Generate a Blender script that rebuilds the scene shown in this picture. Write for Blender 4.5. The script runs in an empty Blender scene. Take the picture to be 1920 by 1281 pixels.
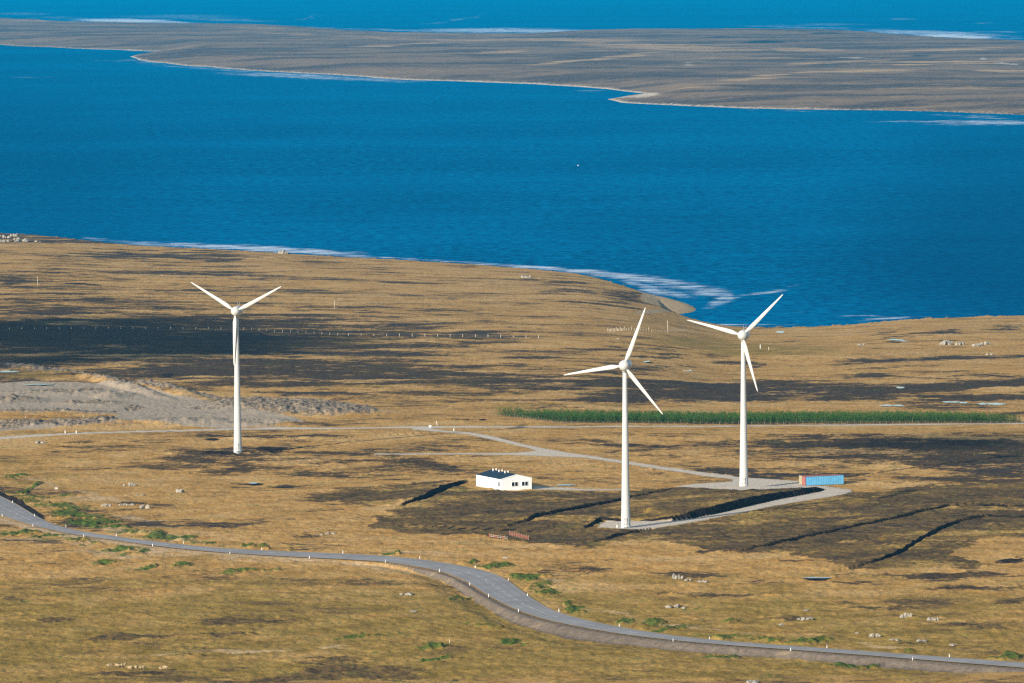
import bpy, bmesh, math, random
import numpy as np
from mathutils import Matrix, Vector
R = math.radians
random.seed(7)
rng = np.random.default_rng(11)
scene = bpy.context.scene
C = scene.collection

# ------------------------------------------------------------------ camera, sky, sun, exposure
FPX, W, H = 10667.0, 1920.0, 1281.0          # focal length in photo pixels (200 mm lens)
CZ, VH = 195.0, -90.0                        # camera height above the sea, horizon row
PITCH = math.atan((H / 2 - VH) / FPX)
ROLL = R(0.40)
FWD = np.array([0, math.cos(PITCH), -math.sin(PITCH)])
U0 = np.array([0, math.sin(PITCH), math.cos(PITCH)])
R0 = np.array([1.0, 0, 0])
RIGHT = math.cos(ROLL) * R0 - math.sin(ROLL) * U0
UP = math.cos(ROLL) * U0 + math.sin(ROLL) * R0
cam = bpy.data.cameras.new('camera')
cam.sensor_width = 36.0
cam.lens = 36.0 * FPX / W
cam.clip_start = 5.0
cam.clip_end = 200000.0
camo = bpy.data.objects.new('camera', cam)
C.objects.link(camo)
M = Matrix.Identity(4)
for i in range(3):
    M[i][0], M[i][1], M[i][2] = RIGHT[i], UP[i], -FWD[i]
M[2][3] = CZ
camo.matrix_world = M
scene.camera = camo

SUN_EL = R(19.0)
SHADOW = np.array([0.655, 0.756])            # direction shadows fall on the ground
world = bpy.data.worlds.new('World')
scene.world = world
world.use_nodes = True
wn = world.node_tree
wn.nodes.clear()
sky = wn.nodes.new('ShaderNodeTexSky')
sky.sky_type = 'NISHITA'
sky.sun_disc = False
sky.sun_elevation = SUN_EL
sky.sun_rotation = math.atan2(-SHADOW[0], -SHADOW[1])
sky.altitude = 0
bg = wn.nodes.new('ShaderNodeBackground')
bg.inputs[1].default_value = 0.10
wo = wn.nodes.new('ShaderNodeOutputWorld')
wn.links.new(sky.outputs[0], bg.inputs[0])
wn.links.new(bg.outputs[0], wo.inputs[0])
sl = bpy.data.lights.new('sun', 'SUN')
sl.energy = 4.2
sl.angle = R(0.53)
sl.color = (1.0, 0.915, 0.785)
so = bpy.data.objects.new('sun', sl)
C.objects.link(so)
sd_ = Vector((SHADOW[0] * math.cos(SUN_EL), SHADOW[1] * math.cos(SUN_EL), -math.sin(SUN_EL)))
so.rotation_euler = sd_.to_track_quat('-Z', 'Y').to_euler()
so.location = (-300, -300, 600)
scene.view_settings.view_transform = 'Standard'
scene.view_settings.look = 'None'
scene.view_settings.gamma = 1.0
scene.view_settings.exposure = 0.75
scene.cycles.volume_bounces = 0
scene.cycles.max_bounces = 5
scene.cycles.use_denoising = False
scene.cycles.filter_width = 1.3

# ------------------------------------------------------------------ projection helpers
def project(X, Y, Z):
    dx, dy, dz = X, Y, Z - CZ
    d = dx * FWD[0] + dy * FWD[1] + dz * FWD[2]
    r = dx * RIGHT[0] + dy * RIGHT[1] + dz * RIGHT[2]
    u = dx * UP[0] + dy * UP[1] + dz * UP[2]
    return W / 2 + FPX * r / d, H / 2 - FPX * u / d

def ray(u, v):
    u = np.asarray(u, float); v = np.asarray(v, float)
    a = (u - W / 2) / FPX; b = -(v - H / 2) / FPX
    d = [FWD[i] + RIGHT[i] * a + UP[i] * b for i in range(3)]
    return d[0], d[1], d[2]

def at_height(u, v, z):
    dx, dy, dz = ray(u, v)
    t = (CZ - z) / (-dz)
    return dx * t, dy * t

def sstep(a, b, x):
    t = np.clip((x - a) / (b - a), 0, 1)
    return t * t * (3 - 2 * t)

# value noise -----------------------------------------------------------------
def _hash(ix, iy, s):
    h = (ix.astype(np.int64) * 374761393 + iy.astype(np.int64) * 668265263 + s * 974634777) & 0xFFFFFFFF
    h = ((h ^ (h >> 13)) * 1274126177) & 0xFFFFFFFF
    h = h ^ (h >> 16)
    return (h & 0xFFFF) / 65535.0

def vnoise(x, y, wl, s=0):
    x = x / wl; y = y / wl
    ix = np.floor(x); iy = np.floor(y)
    fx = x - ix; fy = y - iy
    fx = fx * fx * (3 - 2 * fx); fy = fy * fy * (3 - 2 * fy)
    ix = ix.astype(np.int64); iy = iy.astype(np.int64)
    a = _hash(ix, iy, s); b = _hash(ix + 1, iy, s)
    c = _hash(ix, iy + 1, s); d = _hash(ix + 1, iy + 1, s)
    return (a * (1 - fx) + b * fx) * (1 - fy) + (c * (1 - fx) + d * fx) * fy - 0.5

def fbm(x, y, wl, octs, s=0):
    r = 0; a = 1.0; n = 0
    for k in range(octs):
        r = r + a * vnoise(x, y, wl / 2 ** k, s + 17 * k); n += a; a *= 0.55
    return r / n

# ------------------------------------------------------------------ terrain shape
SHORE = [(-900, 425), (-300, 431), (0, 437), (60, 440), (110, 445), (180, 453), (260, 461), (400, 467), (530, 475), (640, 482),
         (760, 488), (900, 497), (1000, 505), (1080, 513), (1130, 523), (1180, 537), (1210, 547), (1234, 556), (1242, 589),
         (1260, 596), (1300, 603), (1340, 608.5), (1380, 611), (1440, 612), (1520, 611), (1580, 608), (1640, 602), (1690, 597.5),
         (1750, 594.5), (1850, 591), (1920, 589), (2400, 580), (3000, 575)]
_su = np.array([p[0] for p in SHORE], float); _sv = np.array([p[1] for p in SHORE], float)
_sv = _sv + np.where(_su < 1236, 5.0, np.where(_su < 1335, 5.0, 3.0))
_sx, _sy = at_height(_su, _sv, 0.0)
_sa = _sx / _sy
FARM = 39.0
_keep = (_su < 1190) | (_su > 1330)
_ga = np.linspace(_sa[0], _sa[-1], 600)
_gy = np.interp(_ga, _sa[_keep], _sy[_keep])
for _ in range(60): _gy[1:-1] = 0.25 * _gy[:-2] + 0.5 * _gy[1:-1] + 0.25 * _gy[2:]      # the slope of the land follows the smoothed coast
SPIT = [(1195, 543), (1234, 552), (1262, 558), (1290, 566), (1306, 573), (1312, 579), (1302, 584), (1280, 587), (1240, 590), (1200, 588)]
_px, _py = at_height(np.array([p[0] for p in SPIT]), np.array([p[1] for p in SPIT]), 0.6)
SPIT_XY = list(zip(_px, _py))

def poly_sd(x, y, P):
    """signed distance to a closed polygon, positive inside"""
    n = len(P); ins = np.zeros(x.shape, bool); d2 = np.full(x.shape, 1e30)
    for i in range(n):
        ax, ay = P[i]; bx, by = P[(i + 1) % n]
        ex, ey = bx - ax, by - ay
        t = np.clip(((x - ax) * ex + (y - ay) * ey) / (ex * ex + ey * ey + 1e-12), 0, 1)
        d2 = np.minimum(d2, (x - ax - t * ex) ** 2 + (y - ay - t * ey) ** 2)
        c = (ay > y) != (by > y)
        ins ^= c & (x < ex * (y - ay) / (ey if ey != 0 else 1e-12) + ax)
    d = np.sqrt(d2)
    return np.where(ins, d, -d)

def line_sd(x, y, P, vals=None):
    """signed distance to an open polyline (left positive), with a value interpolated along it and an end mask"""
    best = np.full(x.shape, 1e30); sg = np.ones(x.shape); val = np.zeros(x.shape); inner = np.ones(x.shape, bool)
    n = len(P)
    for i in range(n - 1):
        ax, ay = P[i]; bx, by = P[i + 1]
        ex, ey = bx - ax, by - ay
        tr = ((x - ax) * ex + (y - ay) * ey) / (ex * ex + ey * ey)
        t = np.clip(tr, 0, 1)
        d = (x - ax - t * ex) ** 2 + (y - ay - t * ey) ** 2
        m = d < best
        best = np.where(m, d, best)
        sg = np.where(m, np.sign(ex * (y - ay) - ey * (x - ax)), sg)
        if vals is not None:
            val = np.where(m, vals[i] * (1 - t) + vals[i + 1] * t, val)
        ok = np.ones(x.shape, bool)
        if i == 0: ok &= tr >= 0
        if i == n - 2: ok &= tr <= 1
        inner = np.where(m, ok, inner)
    return np.sqrt(best) * sg, val, inner

def z_base(X, Y):
    X = np.asarray(X, float); Y = np.asarray(Y, float)
    a = X / np.maximum(Y, 1.0)
    Ds = np.interp(a, _sa, _sy)
    t = Ds - Y
    DsS = np.interp(a, _ga, _gy)
    s = np.clip((DsS - 6 - Y) / (DsS - 1850.0), 0, 1)
    lip = np.interp(a, [0.012, 0.032], [2.2, 0.7])
    z = lip * sstep(-1.0, 8.0, t) + (FARM - lip) * (s * (1.12 - 0.12 * s)).clip(0, 1) * (s > 0)
    und = fbm(X, Y, 170.0, 3, 5) * 2.4
    z = z + und * sstep(20, 220, DsS - Y) * sstep(1050, 1200, Y)
    z = z + 3.2 * np.exp(-(((X - 118) / 55) ** 2 + ((Y - 2480) / 110) ** 2))          # low grassy rise by the bay
    z = z + 3.0 * np.exp(-(((X - 205) / 60) ** 2 + ((Y - 2640) / 120) ** 2))
    z = np.where(t < 0, -4.0 * sstep(0, 14, -t), z)
    near = np.clip(1 - Y / 1000.0, 0, 1)
    z = z + 151.0 * near ** 2                                                        # the hill the camera stands on
    return z

def ground(u, v, zf=None):
    zf = zf or z_base
    dx, dy, dz = ray(u, v)
    z = np.full(np.shape(dx), 20.0)
    for _ in range(40):
        t = (CZ - z) / (-dz)
        z = 0.4 * z + 0.6 * zf(dx * t, dy * t)
    t = (CZ - z) / (-dz)
    return dx * t, dy * t

def gpts(P):
    x, y = ground(np.array([p[0] for p in P], float), np.array([p[1] for p in P], float))
    return list(zip(x, y))

# peat banks and drains: foot line in the picture, bank height, how far the bank top runs back, trench in front
BANKS = []
def bank(P, hs, fall, trench, tw=1.3):
    if not isinstance(hs, list): hs = [hs * min(1, 0.25 + 0.75 * min(i, len(P) - 1 - i) / 2.0) for i in range(len(P))]
    BANKS.append((gpts(P), hs, fall, trench, tw))
bank([(1098, 992), (1128, 979), (1180, 977.5), (1262, 977.5), (1300, 972.5), (1350, 963), (1400, 951), (1450, 939.5), (1500, 930), (1535, 923), (1547, 919)],
     [0.5, 1.1, 0.7, 1.1, 1.8, 2.1, 2.1, 1.9, 1.7, 1.4, 0.3], 45, 0.0)
bank([(1352, 1036), (1400, 1031), (1450, 1020), (1500, 1009), (1560, 997), (1620, 984), (1680, 971), (1730, 959), (1780, 949), (1830, 945), (1885, 947), (1940, 955)], 0.42, 12, 0.4, 0.75)
bank([(1560, 1070), (1610, 1063), (1650, 1052), (1680, 1040), (1705, 1025), (1735, 1006), (1760, 993), (1800, 978), (1850, 969), (1930, 967), (2000, 967)], 0.42, 12, 0.4, 0.75)
bank([(750, 948), (780, 938), (810, 927), (840, 914), (860, 907), (878, 901)], 0.9, 12, 0.5)
bank([(950, 990), (985, 981), (1010, 973), (1040, 967), (1075, 958), (1100, 951), (1150, 941), (1200, 930), (1262, 916)], 0.55, 12, 0.5)
bank([(1108, 1017), (1135, 1010), (1161, 1004), (1190, 998), (1222, 991)], 0.5, 10, 0.5)
bank([(708, 990), (780, 989), (850, 993), (920, 996), (1000, 997), (1045, 1000)], 0.7, 16, 0.0)
bank([(395, 823), (460, 824), (560, 823), (650, 822)], 0.5, 14, 0.3)
bank([(380, 851), (440, 852), (500, 850), (545, 848)], 0.8, 10, 0.4)
bank([(700, 818), (740, 815), (790, 812), (812, 811)], 0.35, 10, 0.3)
bank([(1000, 874), (1080, 871), (1160, 876), (1250, 884)], 0.25, 10, 0.2)

def z_full(X, Y, want_peat=False):
    X = np.asarray(X, float); Y = np.asarray(Y, float)
    z = z_base(X, Y); peat = np.zeros(X.shape)
    for P, hs, fall, tr, tw in BANKS:
        x0 = min(p[0] for p in P) - fall - 3; x1 = max(p[0] for p in P) + fall + 3
        y0 = min(p[1] for p in P) - fall - 3; y1 = max(p[1] for p in P) + fall + 3
        m = (X > x0) & (X < x1) & (Y > y0) & (Y < y1)
        if not m.any(): continue
        xs, ys = X[m], Y[m]
        d, h, ok = line_sd(xs, ys, P, hs)
        d = d + vnoise(xs, ys, 6.0, 91) * 0.6
        w = sstep(0, 0.3 + 0.4 * h, d) * (1 - sstep(0.15 * fall, fall, d)) * h
        dead = sstep(6, 0, np.where(ok, 0, np.abs(d)))
        t = -tr * sstep(-tw - 0.5, -tw * 0.6, d) * sstep(0.3, -0.1, d)
        z[m] += (w + t) * np.where(ok, 1, 0.0)
        if want_peat:
            p = sstep(-tw if tr > 0 else -0.4, -0.05, d) * sstep(0.5 + 0.55 * h, 0.25 + 0.45 * h, d) * np.where(ok, 1, 0) * np.clip(h * 1.6, 0, 1)  # black peat, spread wider to paint in the bank's weak shadow
            peat[m] = np.maximum(peat[m], p)
    return (z, peat) if want_peat else z

# ------------------------------------------------------------------ small node toolkit
class NT:
    def __init__(self, name):
        self.m = bpy.data.materials.new(name); self.m.use_nodes = True
        self.t = self.m.node_tree; self.t.nodes.clear()
        self.out = self.t.nodes.new('ShaderNodeOutputMaterial')
    def node(self, kind, **kw):
        n = self.t.nodes.new(kind)
        for k, v in kw.items(): setattr(n, k, v)
        return n
    def link(self, a, b): self.t.links.new(a, b)
    def setin(self, sock, val):
        if isinstance(val, bpy.types.NodeSocket): self.link(val, sock)
        else: sock.default_value = val
    def pos(self): return self.node('ShaderNodeNewGeometry').outputs['Position']
    def obj(self): return self.node('ShaderNodeTexCoord').outputs['Object']
    def attr(self, name):
        return self.node('ShaderNodeAttribute', attribute_name=name)
    def sep(self, c):
        n = self.node('ShaderNodeSeparateColor'); self.link(c, n.inputs[0]); return n.outputs
    def noise(self, vec, scale, detail=3, rough=0.55, dist=0.0):
        n = self.node('ShaderNodeTexNoise'); self.link(vec, n.inputs['Vector'])
        n.inputs['Scale'].default_value = scale; n.inputs['Detail'].default_value = detail
        n.inputs['Roughness'].default_value = rough; n.inputs['Distortion'].default_value = dist
        return n.outputs['Fac']
    def scale(self, vec, s):
        n = self.node('ShaderNodeVectorMath', operation='MULTIPLY'); self.link(vec, n.inputs[0]); n.inputs[1].default_value = s
        return n.outputs[0]
    def math(self, op, a, b=0.0, clamp=False):
        n = self.node('ShaderNodeMath', operation=op); n.use_clamp = clamp
        self.setin(n.inputs[0], a); self.setin(n.inputs[1], b); return n.outputs[0]
    def ss(self, x, lo, hi):
        n = self.node('ShaderNodeMapRange', interpolation_type='SMOOTHSTEP')
        self.setin(n.inputs[0], x); n.inputs[1].default_value = lo; n.inputs[2].default_value = hi
        return n.outputs[0]
    def mix(self, f, a, b):
        n = self.node('ShaderNodeMix', data_type='RGBA')
        self.setin(n.inputs[0], f)
        for s, v in ((n.inputs[6], a), (n.inputs[7], b)):
            if isinstance(v, tuple): v = (*v, 1.0) if len(v) == 3 else v
            self.setin(s, v)
        return n.outputs[2]
    def bump(self, h, strength, dist):
        n = self.node('ShaderNodeBump'); self.setin(n.inputs['Height'], h)
        n.inputs['Strength'].default_value = strength; n.inputs['Distance'].default_value = dist
        return n.outputs[0]
    def bsdf(self, col, rough=0.9, spec=0.2, normal=None, metal=0.0):
        n = self.node('ShaderNodeBsdfPrincipled')
        if isinstance(col, tuple): col = (*col, 1.0)
        self.setin(n.inputs['Base Color'], col); self.setin(n.inputs['Roughness'], rough)
        n.inputs['Specular IOR Level'].default_value = spec; n.inputs['Metallic'].default_value = metal
        if normal is not None: self.link(normal, n.inputs['Normal'])
        self.link(n.outputs[0], self.out.inputs['Surface'])
        return self.m

def plain(name, col, rough=0.6, spec=0.3, var=0.12, scale=1.5, metal=0.0, bump=0.0):
    k = NT(name); p = k.obj()
    n = k.noise(p, scale, 4, 0.6)
    dark = tuple(c * (1 - var) for c in col); lite = tuple(min(1, c * (1 + var)) for c in col)
    c = k.mix(k.ss(n, 0.3, 0.7), dark, lite)
    nm = k.bump(n, bump, 0.05) if bump else None
    return k.bsdf(c, rough, spec, nm, metal)

# ------------------------------------------------------------------ materials
def ground_material():
    k = NT('moorland'); p = k.pos()
    a1 = k.attr('m1'); h, g, gr = k.sep(a1.outputs['Color']); ol = a1.outputs['Alpha']
    a2 = k.attr('m2'); pe, pa, ru = k.sep(a2.outputs['Color']); be = a2.outputs['Alpha']
    cen = lambda n, s: k.math('MULTIPLY', k.math('SUBTRACT', n, 0.5), s)
    n_patch = k.noise(k.scale(p, (0.75, 1.0, 1.0)), 0.030, 9, 0.70, 0.3)      # plant communities, metres to tens of metres
    n_pat2 = k.noise(k.scale(p, (0.75, 1.0, 1.0)), 0.052, 9, 0.70, 0.3)
    n_big = k.noise(p, 0.016, 4, 0.6)
    n_mid = k.noise(p, 0.10, 7, 0.68)
    n_sm = k.noise(p, 0.7, 4, 0.7)
    n_fine = k.noise(p, 1.9, 4, 0.7)
    n_st = k.noise(k.scale(p, (0.45, 1.0, 1.0)), 0.26, 6, 0.72)
    # grass
    gold = k.mix(k.ss(n_mid, 0.32, 0.70), (0.390, 0.212, 0.054), (0.580, 0.350, 0.120))
    gold = k.mix(k.math('MULTIPLY', k.ss(n_pat2, 0.50, 0.62), 0.45), gold, (0.32, 0.185, 0.065))
    gold = k.mix(k.math('MULTIPLY', k.ss(n_patch, 0.48, 0.38), 0.55), gold, (0.58, 0.385, 0.170))
    gold = k.mix(k.math('MULTIPLY', k.ss(n_st, 0.53, 0.72), 0.6), gold, (0.62, 0.42, 0.195))
    olive = k.mix(k.ss(n_mid, 0.32, 0.68), (0.205, 0.136, 0.028), (0.370, 0.240, 0.062))
    grass = k.mix(k.ss(k.math('ADD', ol, cen(n_pat2, 2.0)), 0.20, 0.85), gold, olive)
    pale = k.mix(k.ss(n_sm, 0.35, 0.65), (0.44, 0.29, 0.14), (0.60, 0.43, 0.24))
    grass = k.mix(k.ss(k.math('ADD', pa, k.math('ADD', cen(n_st, 1.6), cen(n_pat2, 1.2))), 0.35, 0.75), grass, pale)
    fleck = k.math('MULTIPLY', k.ss(n_fine, 0.50, 0.70), 0.6)
    grass = k.mix(fleck, grass, (0.130, 0.078, 0.022))
    fl2 = k.math('MULTIPLY', k.ss(n_st, 0.42, 0.30), 0.7)
    grass = k.mix(fl2, grass, (0.120, 0.078, 0.024))
    # heather
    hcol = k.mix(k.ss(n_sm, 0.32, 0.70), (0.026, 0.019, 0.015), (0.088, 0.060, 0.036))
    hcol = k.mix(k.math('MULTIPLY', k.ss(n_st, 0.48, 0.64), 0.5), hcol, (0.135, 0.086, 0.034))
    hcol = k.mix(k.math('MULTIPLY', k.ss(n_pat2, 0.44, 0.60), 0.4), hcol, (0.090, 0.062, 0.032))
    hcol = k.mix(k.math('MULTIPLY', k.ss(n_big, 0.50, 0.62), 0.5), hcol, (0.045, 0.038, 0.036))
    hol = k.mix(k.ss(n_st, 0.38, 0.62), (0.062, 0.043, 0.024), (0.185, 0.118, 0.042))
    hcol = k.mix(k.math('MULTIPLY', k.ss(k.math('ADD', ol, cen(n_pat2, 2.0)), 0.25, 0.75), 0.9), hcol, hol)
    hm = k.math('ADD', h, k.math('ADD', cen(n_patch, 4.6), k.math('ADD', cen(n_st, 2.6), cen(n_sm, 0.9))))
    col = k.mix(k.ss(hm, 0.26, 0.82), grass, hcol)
    # green plants
    gcol = k.mix(k.ss(n_sm, 0.35, 0.7), (0.026, 0.054, 0.008), (0.110, 0.165, 0.028))
    gm = k.math('ADD', g, k.math('ADD', cen(n_sm, 2.0), cen(n_mid, 3.0)))
    col = k.mix(k.math('MULTIPLY', k.ss(gm, 0.26, 0.84), 0.96), col, gcol)
    # gravel, rubble, beach, peat
    rub = k.mix(k.ss(k.noise(p, 0.55, 5, 0.7), 0.36, 0.64), (0.105, 0.083, 0.063), (0.40, 0.31, 0.205))
    rm = k.math('ADD', ru, k.math('ADD', cen(n_sm, 0.9), cen(n_mid, 1.0)))
    grv = k.mix(k.ss(n_sm, 0.3, 0.7), (0.315, 0.252, 0.178), (0.420, 0.342, 0.248))
    grv = k.mix(k.math('MULTIPLY', k.ss(n_mid, 0.5, 0.7), 0.4), grv, (0.27, 0.235, 0.19))
    grv = k.mix(k.ss(gr, 0.72, 0.95), grv, k.mix(n_sm, (0.46, 0.395, 0.305), (0.62, 0.540, 0.430)))
    gvm = k.math('ADD', gr, k.math('ADD', cen(n_sm, 0.25), cen(n_mid, 0.25)))
    col = k.mix(k.ss(gvm, 0.38, 0.60), col, grv)
    col = k.mix(k.ss(rm, 0.38, 0.6), col, rub)
    bf = k.attr('brown').outputs['Fac']
    earth = k.mix(k.ss(n_sm, 0.3, 0.7), (0.135, 0.105, 0.078), (0.205, 0.165, 0.125))
    earth = k.mix(k.math('MULTIPLY', k.ss(n_mid, 0.52, 0.7), 0.6), earth, (0.36, 0.27, 0.16))
    bfm = k.math('ADD', bf, cen(n_mid, 1.2))
    col = k.mix(k.ss(bfm, 0.38, 0.62), col, earth)
    bch = k.mix(k.ss(n_sm, 0.3, 0.7), (0.34, 0.235, 0.115), (0.47, 0.35, 0.20))
    col = k.mix(k.ss(be, 0.3, 0.6), col, bch)
    pcol = k.mix(k.ss(n_sm, 0.35, 0.7), (0.014, 0.011, 0.009), (0.045, 0.033, 0.024))
    pm = k.math('ADD', pe, cen(n_sm, 0.8))
    col = k.mix(k.ss(pm, 0.35, 0.6), col, pcol)
    hgt = k.math('ADD', k.math('MULTIPLY', n_sm, 0.7), k.math('MULTIPLY', n_fine, 0.5))
    nm = k.bump(hgt, 0.7, 0.45)
    return k.bsdf(col, 1.0, 0.05, nm)

def island_material():
    k = NT('far_moorland'); p = k.pos()
    a1 = k.attr('m1'); tan, be, dk = k.sep(a1.outputs['Color']); fo = a1.outputs['Alpha']
    n_big = k.noise(k.scale(p, (0.8, 1.0, 1.0)), 0.0032, 9, 0.70)
    n_st = k.noise(k.scale(p, (0.5, 1.0, 1.0)), 0.010, 8, 0.70)
    n_sm = k.noise(p, 0.05, 4, 0.65)
    n_f = k.noise(p, 0.15, 3, 0.65)
    base = k.mix(k.ss(n_big, 0.40, 0.58), (0.070, 0.052, 0.042), (0.235, 0.158, 0.092))
    base = k.mix(k.math('MULTIPLY', k.ss(n_f, 0.42, 0.7), 0.5), base, (0.24, 0.17, 0.095))
    tm = k.math('ADD', tan, k.math('MULTIPLY', k.math('SUBTRACT', n_st, 0.5), 3.6))
    col = k.mix(k.ss(tm, 0.30, 1.05), base, k.mix(n_sm, (0.40, 0.25, 0.11), (0.52, 0.35, 0.18)))
    dm = k.math('ADD', dk, k.math('MULTIPLY', k.math('SUBTRACT', n_st, 0.5), 0.9))
    col = k.mix(k.ss(dm, 0.4, 0.6), col, (0.030, 0.038, 0.034))
    bm_ = k.math('ADD', be, k.math('MULTIPLY', k.math('SUBTRACT', n_f, 0.5), 2.6))
    col = k.mix(k.ss(bm_, 0.42, 0.62), col, (0.50, 0.42, 0.31))
    return k.bsdf(col, 1.0, 0.05, k.bump(k.math('ADD', n_sm, n_f), 0.5, 2.5))

def sea_material():
    k = NT('sea_water'); p = k.pos()
    fo = k.attr('foam'); f = fo.outputs['Fac']
    n1 = k.noise(k.scale(p, (0.75, 0.55, 1.0)), 0.17, 5, 0.68)
    n2 = k.noise(k.scale(p, (0.6, 1.0, 1.0)), 0.018, 6, 0.66)
    n3 = k.noise(k.scale(p, (0.5, 1.0, 1.0)), 0.0016, 4, 0.6)
    c = k.mix(k.ss(n3, 0.34, 0.66), (0.0, 0.088, 0.205), (0.0, 0.128, 0.285))
    c = k.mix(k.math('MULTIPLY', k.ss(n2, 0.50, 0.36), 0.45), c, (0.0, 0.070, 0.175))
    c = k.mix(k.math('MULTIPLY', k.ss(n2, 0.50, 0.64), 0.4), c, (0.0, 0.155, 0.325))
    c = k.mix(k.math('MULTIPLY', k.ss(n1, 0.48, 0.62), 0.75), c, (0.0, 0.180, 0.360))
    c = k.mix(k.math('MULTIPLY', k.ss(n1, 0.50, 0.36), 0.75), c, (0.0, 0.052, 0.135))
    shade_f = k.attr('shade_wind').outputs['Fac']
    c = k.mix(k.math('MULTIPLY', shade_f, 0.62), c, (0.0, 0.045, 0.120))  # darker blue for painted cloud shadow and wind-ruffled water
    ns = k.noise(k.scale(p, (0.6, 1.0, 1.0)), 0.055, 8, 0.75)
    fm = k.math('ADD', f, k.math('MULTIPLY', k.math('SUBTRACT', ns, 0.5), 5.0))
    fmm = k.math('MULTIPLY', k.ss(fm, 0.32, 1.45), k.ss(f, 0.02, 0.3))
    fmm = k.math('MULTIPLY', fmm, 0.88)
    c = k.mix(fmm, c, (0.60, 0.68, 0.74))
    h = k.math('ADD', k.math('MULTIPLY', n1, 1.0), k.math('MULTIPLY', n2, 2.0))
    bp_ = k.bump(h, 0.6, 1.5)
    d = k.node('ShaderNodeBsdfDiffuse'); k.link(c, d.inputs[0]); k.link(bp_, d.inputs['Normal'])
    g = k.node('ShaderNodeBsdfGlossy'); g.inputs['Color'].default_value = (0.16, 0.55, 0.95, 1); g.inputs['Roughness'].default_value = 0.45; k.link(bp_, g.inputs['Normal'])
    mx = k.node('ShaderNodeMixShader'); mx.inputs[0].default_value = 0.05
    k.link(d.outputs[0], mx.inputs[1]); k.link(g.outputs[0], mx.inputs[2]); k.link(mx.outputs[0], k.out.inputs['Surface'])
    return k.m

def asphalt_material():
    k = NT('asphalt'); p = k.pos()
    t = k.attr('across').outputs['Fac']
    n = k.noise(p, 0.12, 5, 0.65); n2 = k.noise(p, 4.0, 2, 0.6); n3 = k.noise(p, 0.5, 4, 0.65)
    c = k.mix(k.ss(n, 0.35, 0.65), (0.225, 0.218, 0.212), (0.300, 0.290, 0.280))
    w = k.math('ABSOLUTE', k.math('SUBTRACT', k.math('ABSOLUTE', k.math('SUBTRACT', t, 0.5)), 0.24))      # two lanes, each with its worn wheel paths
    w = k.math('ABSOLUTE', k.math('SUBTRACT', w, 0.10))
    c = k.mix(k.math('MULTIPLY', k.ss(k.math('ADD', w, k.math('MULTIPLY', k.math('SUBTRACT', n3, 0.5), 0.08)), 0.06, 0.0), 0.55), c, (0.190, 0.184, 0.180))
    c = k.mix(k.math('MULTIPLY', n2, 0.25), c, (0.28, 0.265, 0.25))
    e = k.math('ADD', k.math('ABSOLUTE', k.math('SUBTRACT', t, 0.5)), k.math('MULTIPLY', k.math('SUBTRACT', n3, 0.5), 0.16))
    c = k.mix(k.ss(e, 0.425, 0.47), c, k.mix(n2, (0.24, 0.195, 0.14), (0.36, 0.29, 0.20)))                 # gravel verge creeping over the edge
    return k.bsdf(c, 0.85, 0.25, k.bump(n2, 0.2, 0.02))

def stone_material(name, a, b):
    k = NT(name); p = k.pos()
    n = k.noise(p, 1.1, 5, 0.65); n2 = k.noise(p, 4.0, 3, 0.6)
    c = k.mix(k.ss(n, 0.35, 0.65), a, b)
    c = k.mix(k.math('MULTIPLY', k.ss(n2, 0.55, 0.75), 0.5), c, tuple(x * 0.35 for x in a))
    return k.bsdf(c, 0.95, 0.1, k.bump(k.math('ADD', n, n2), 0.7, 0.15))

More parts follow.
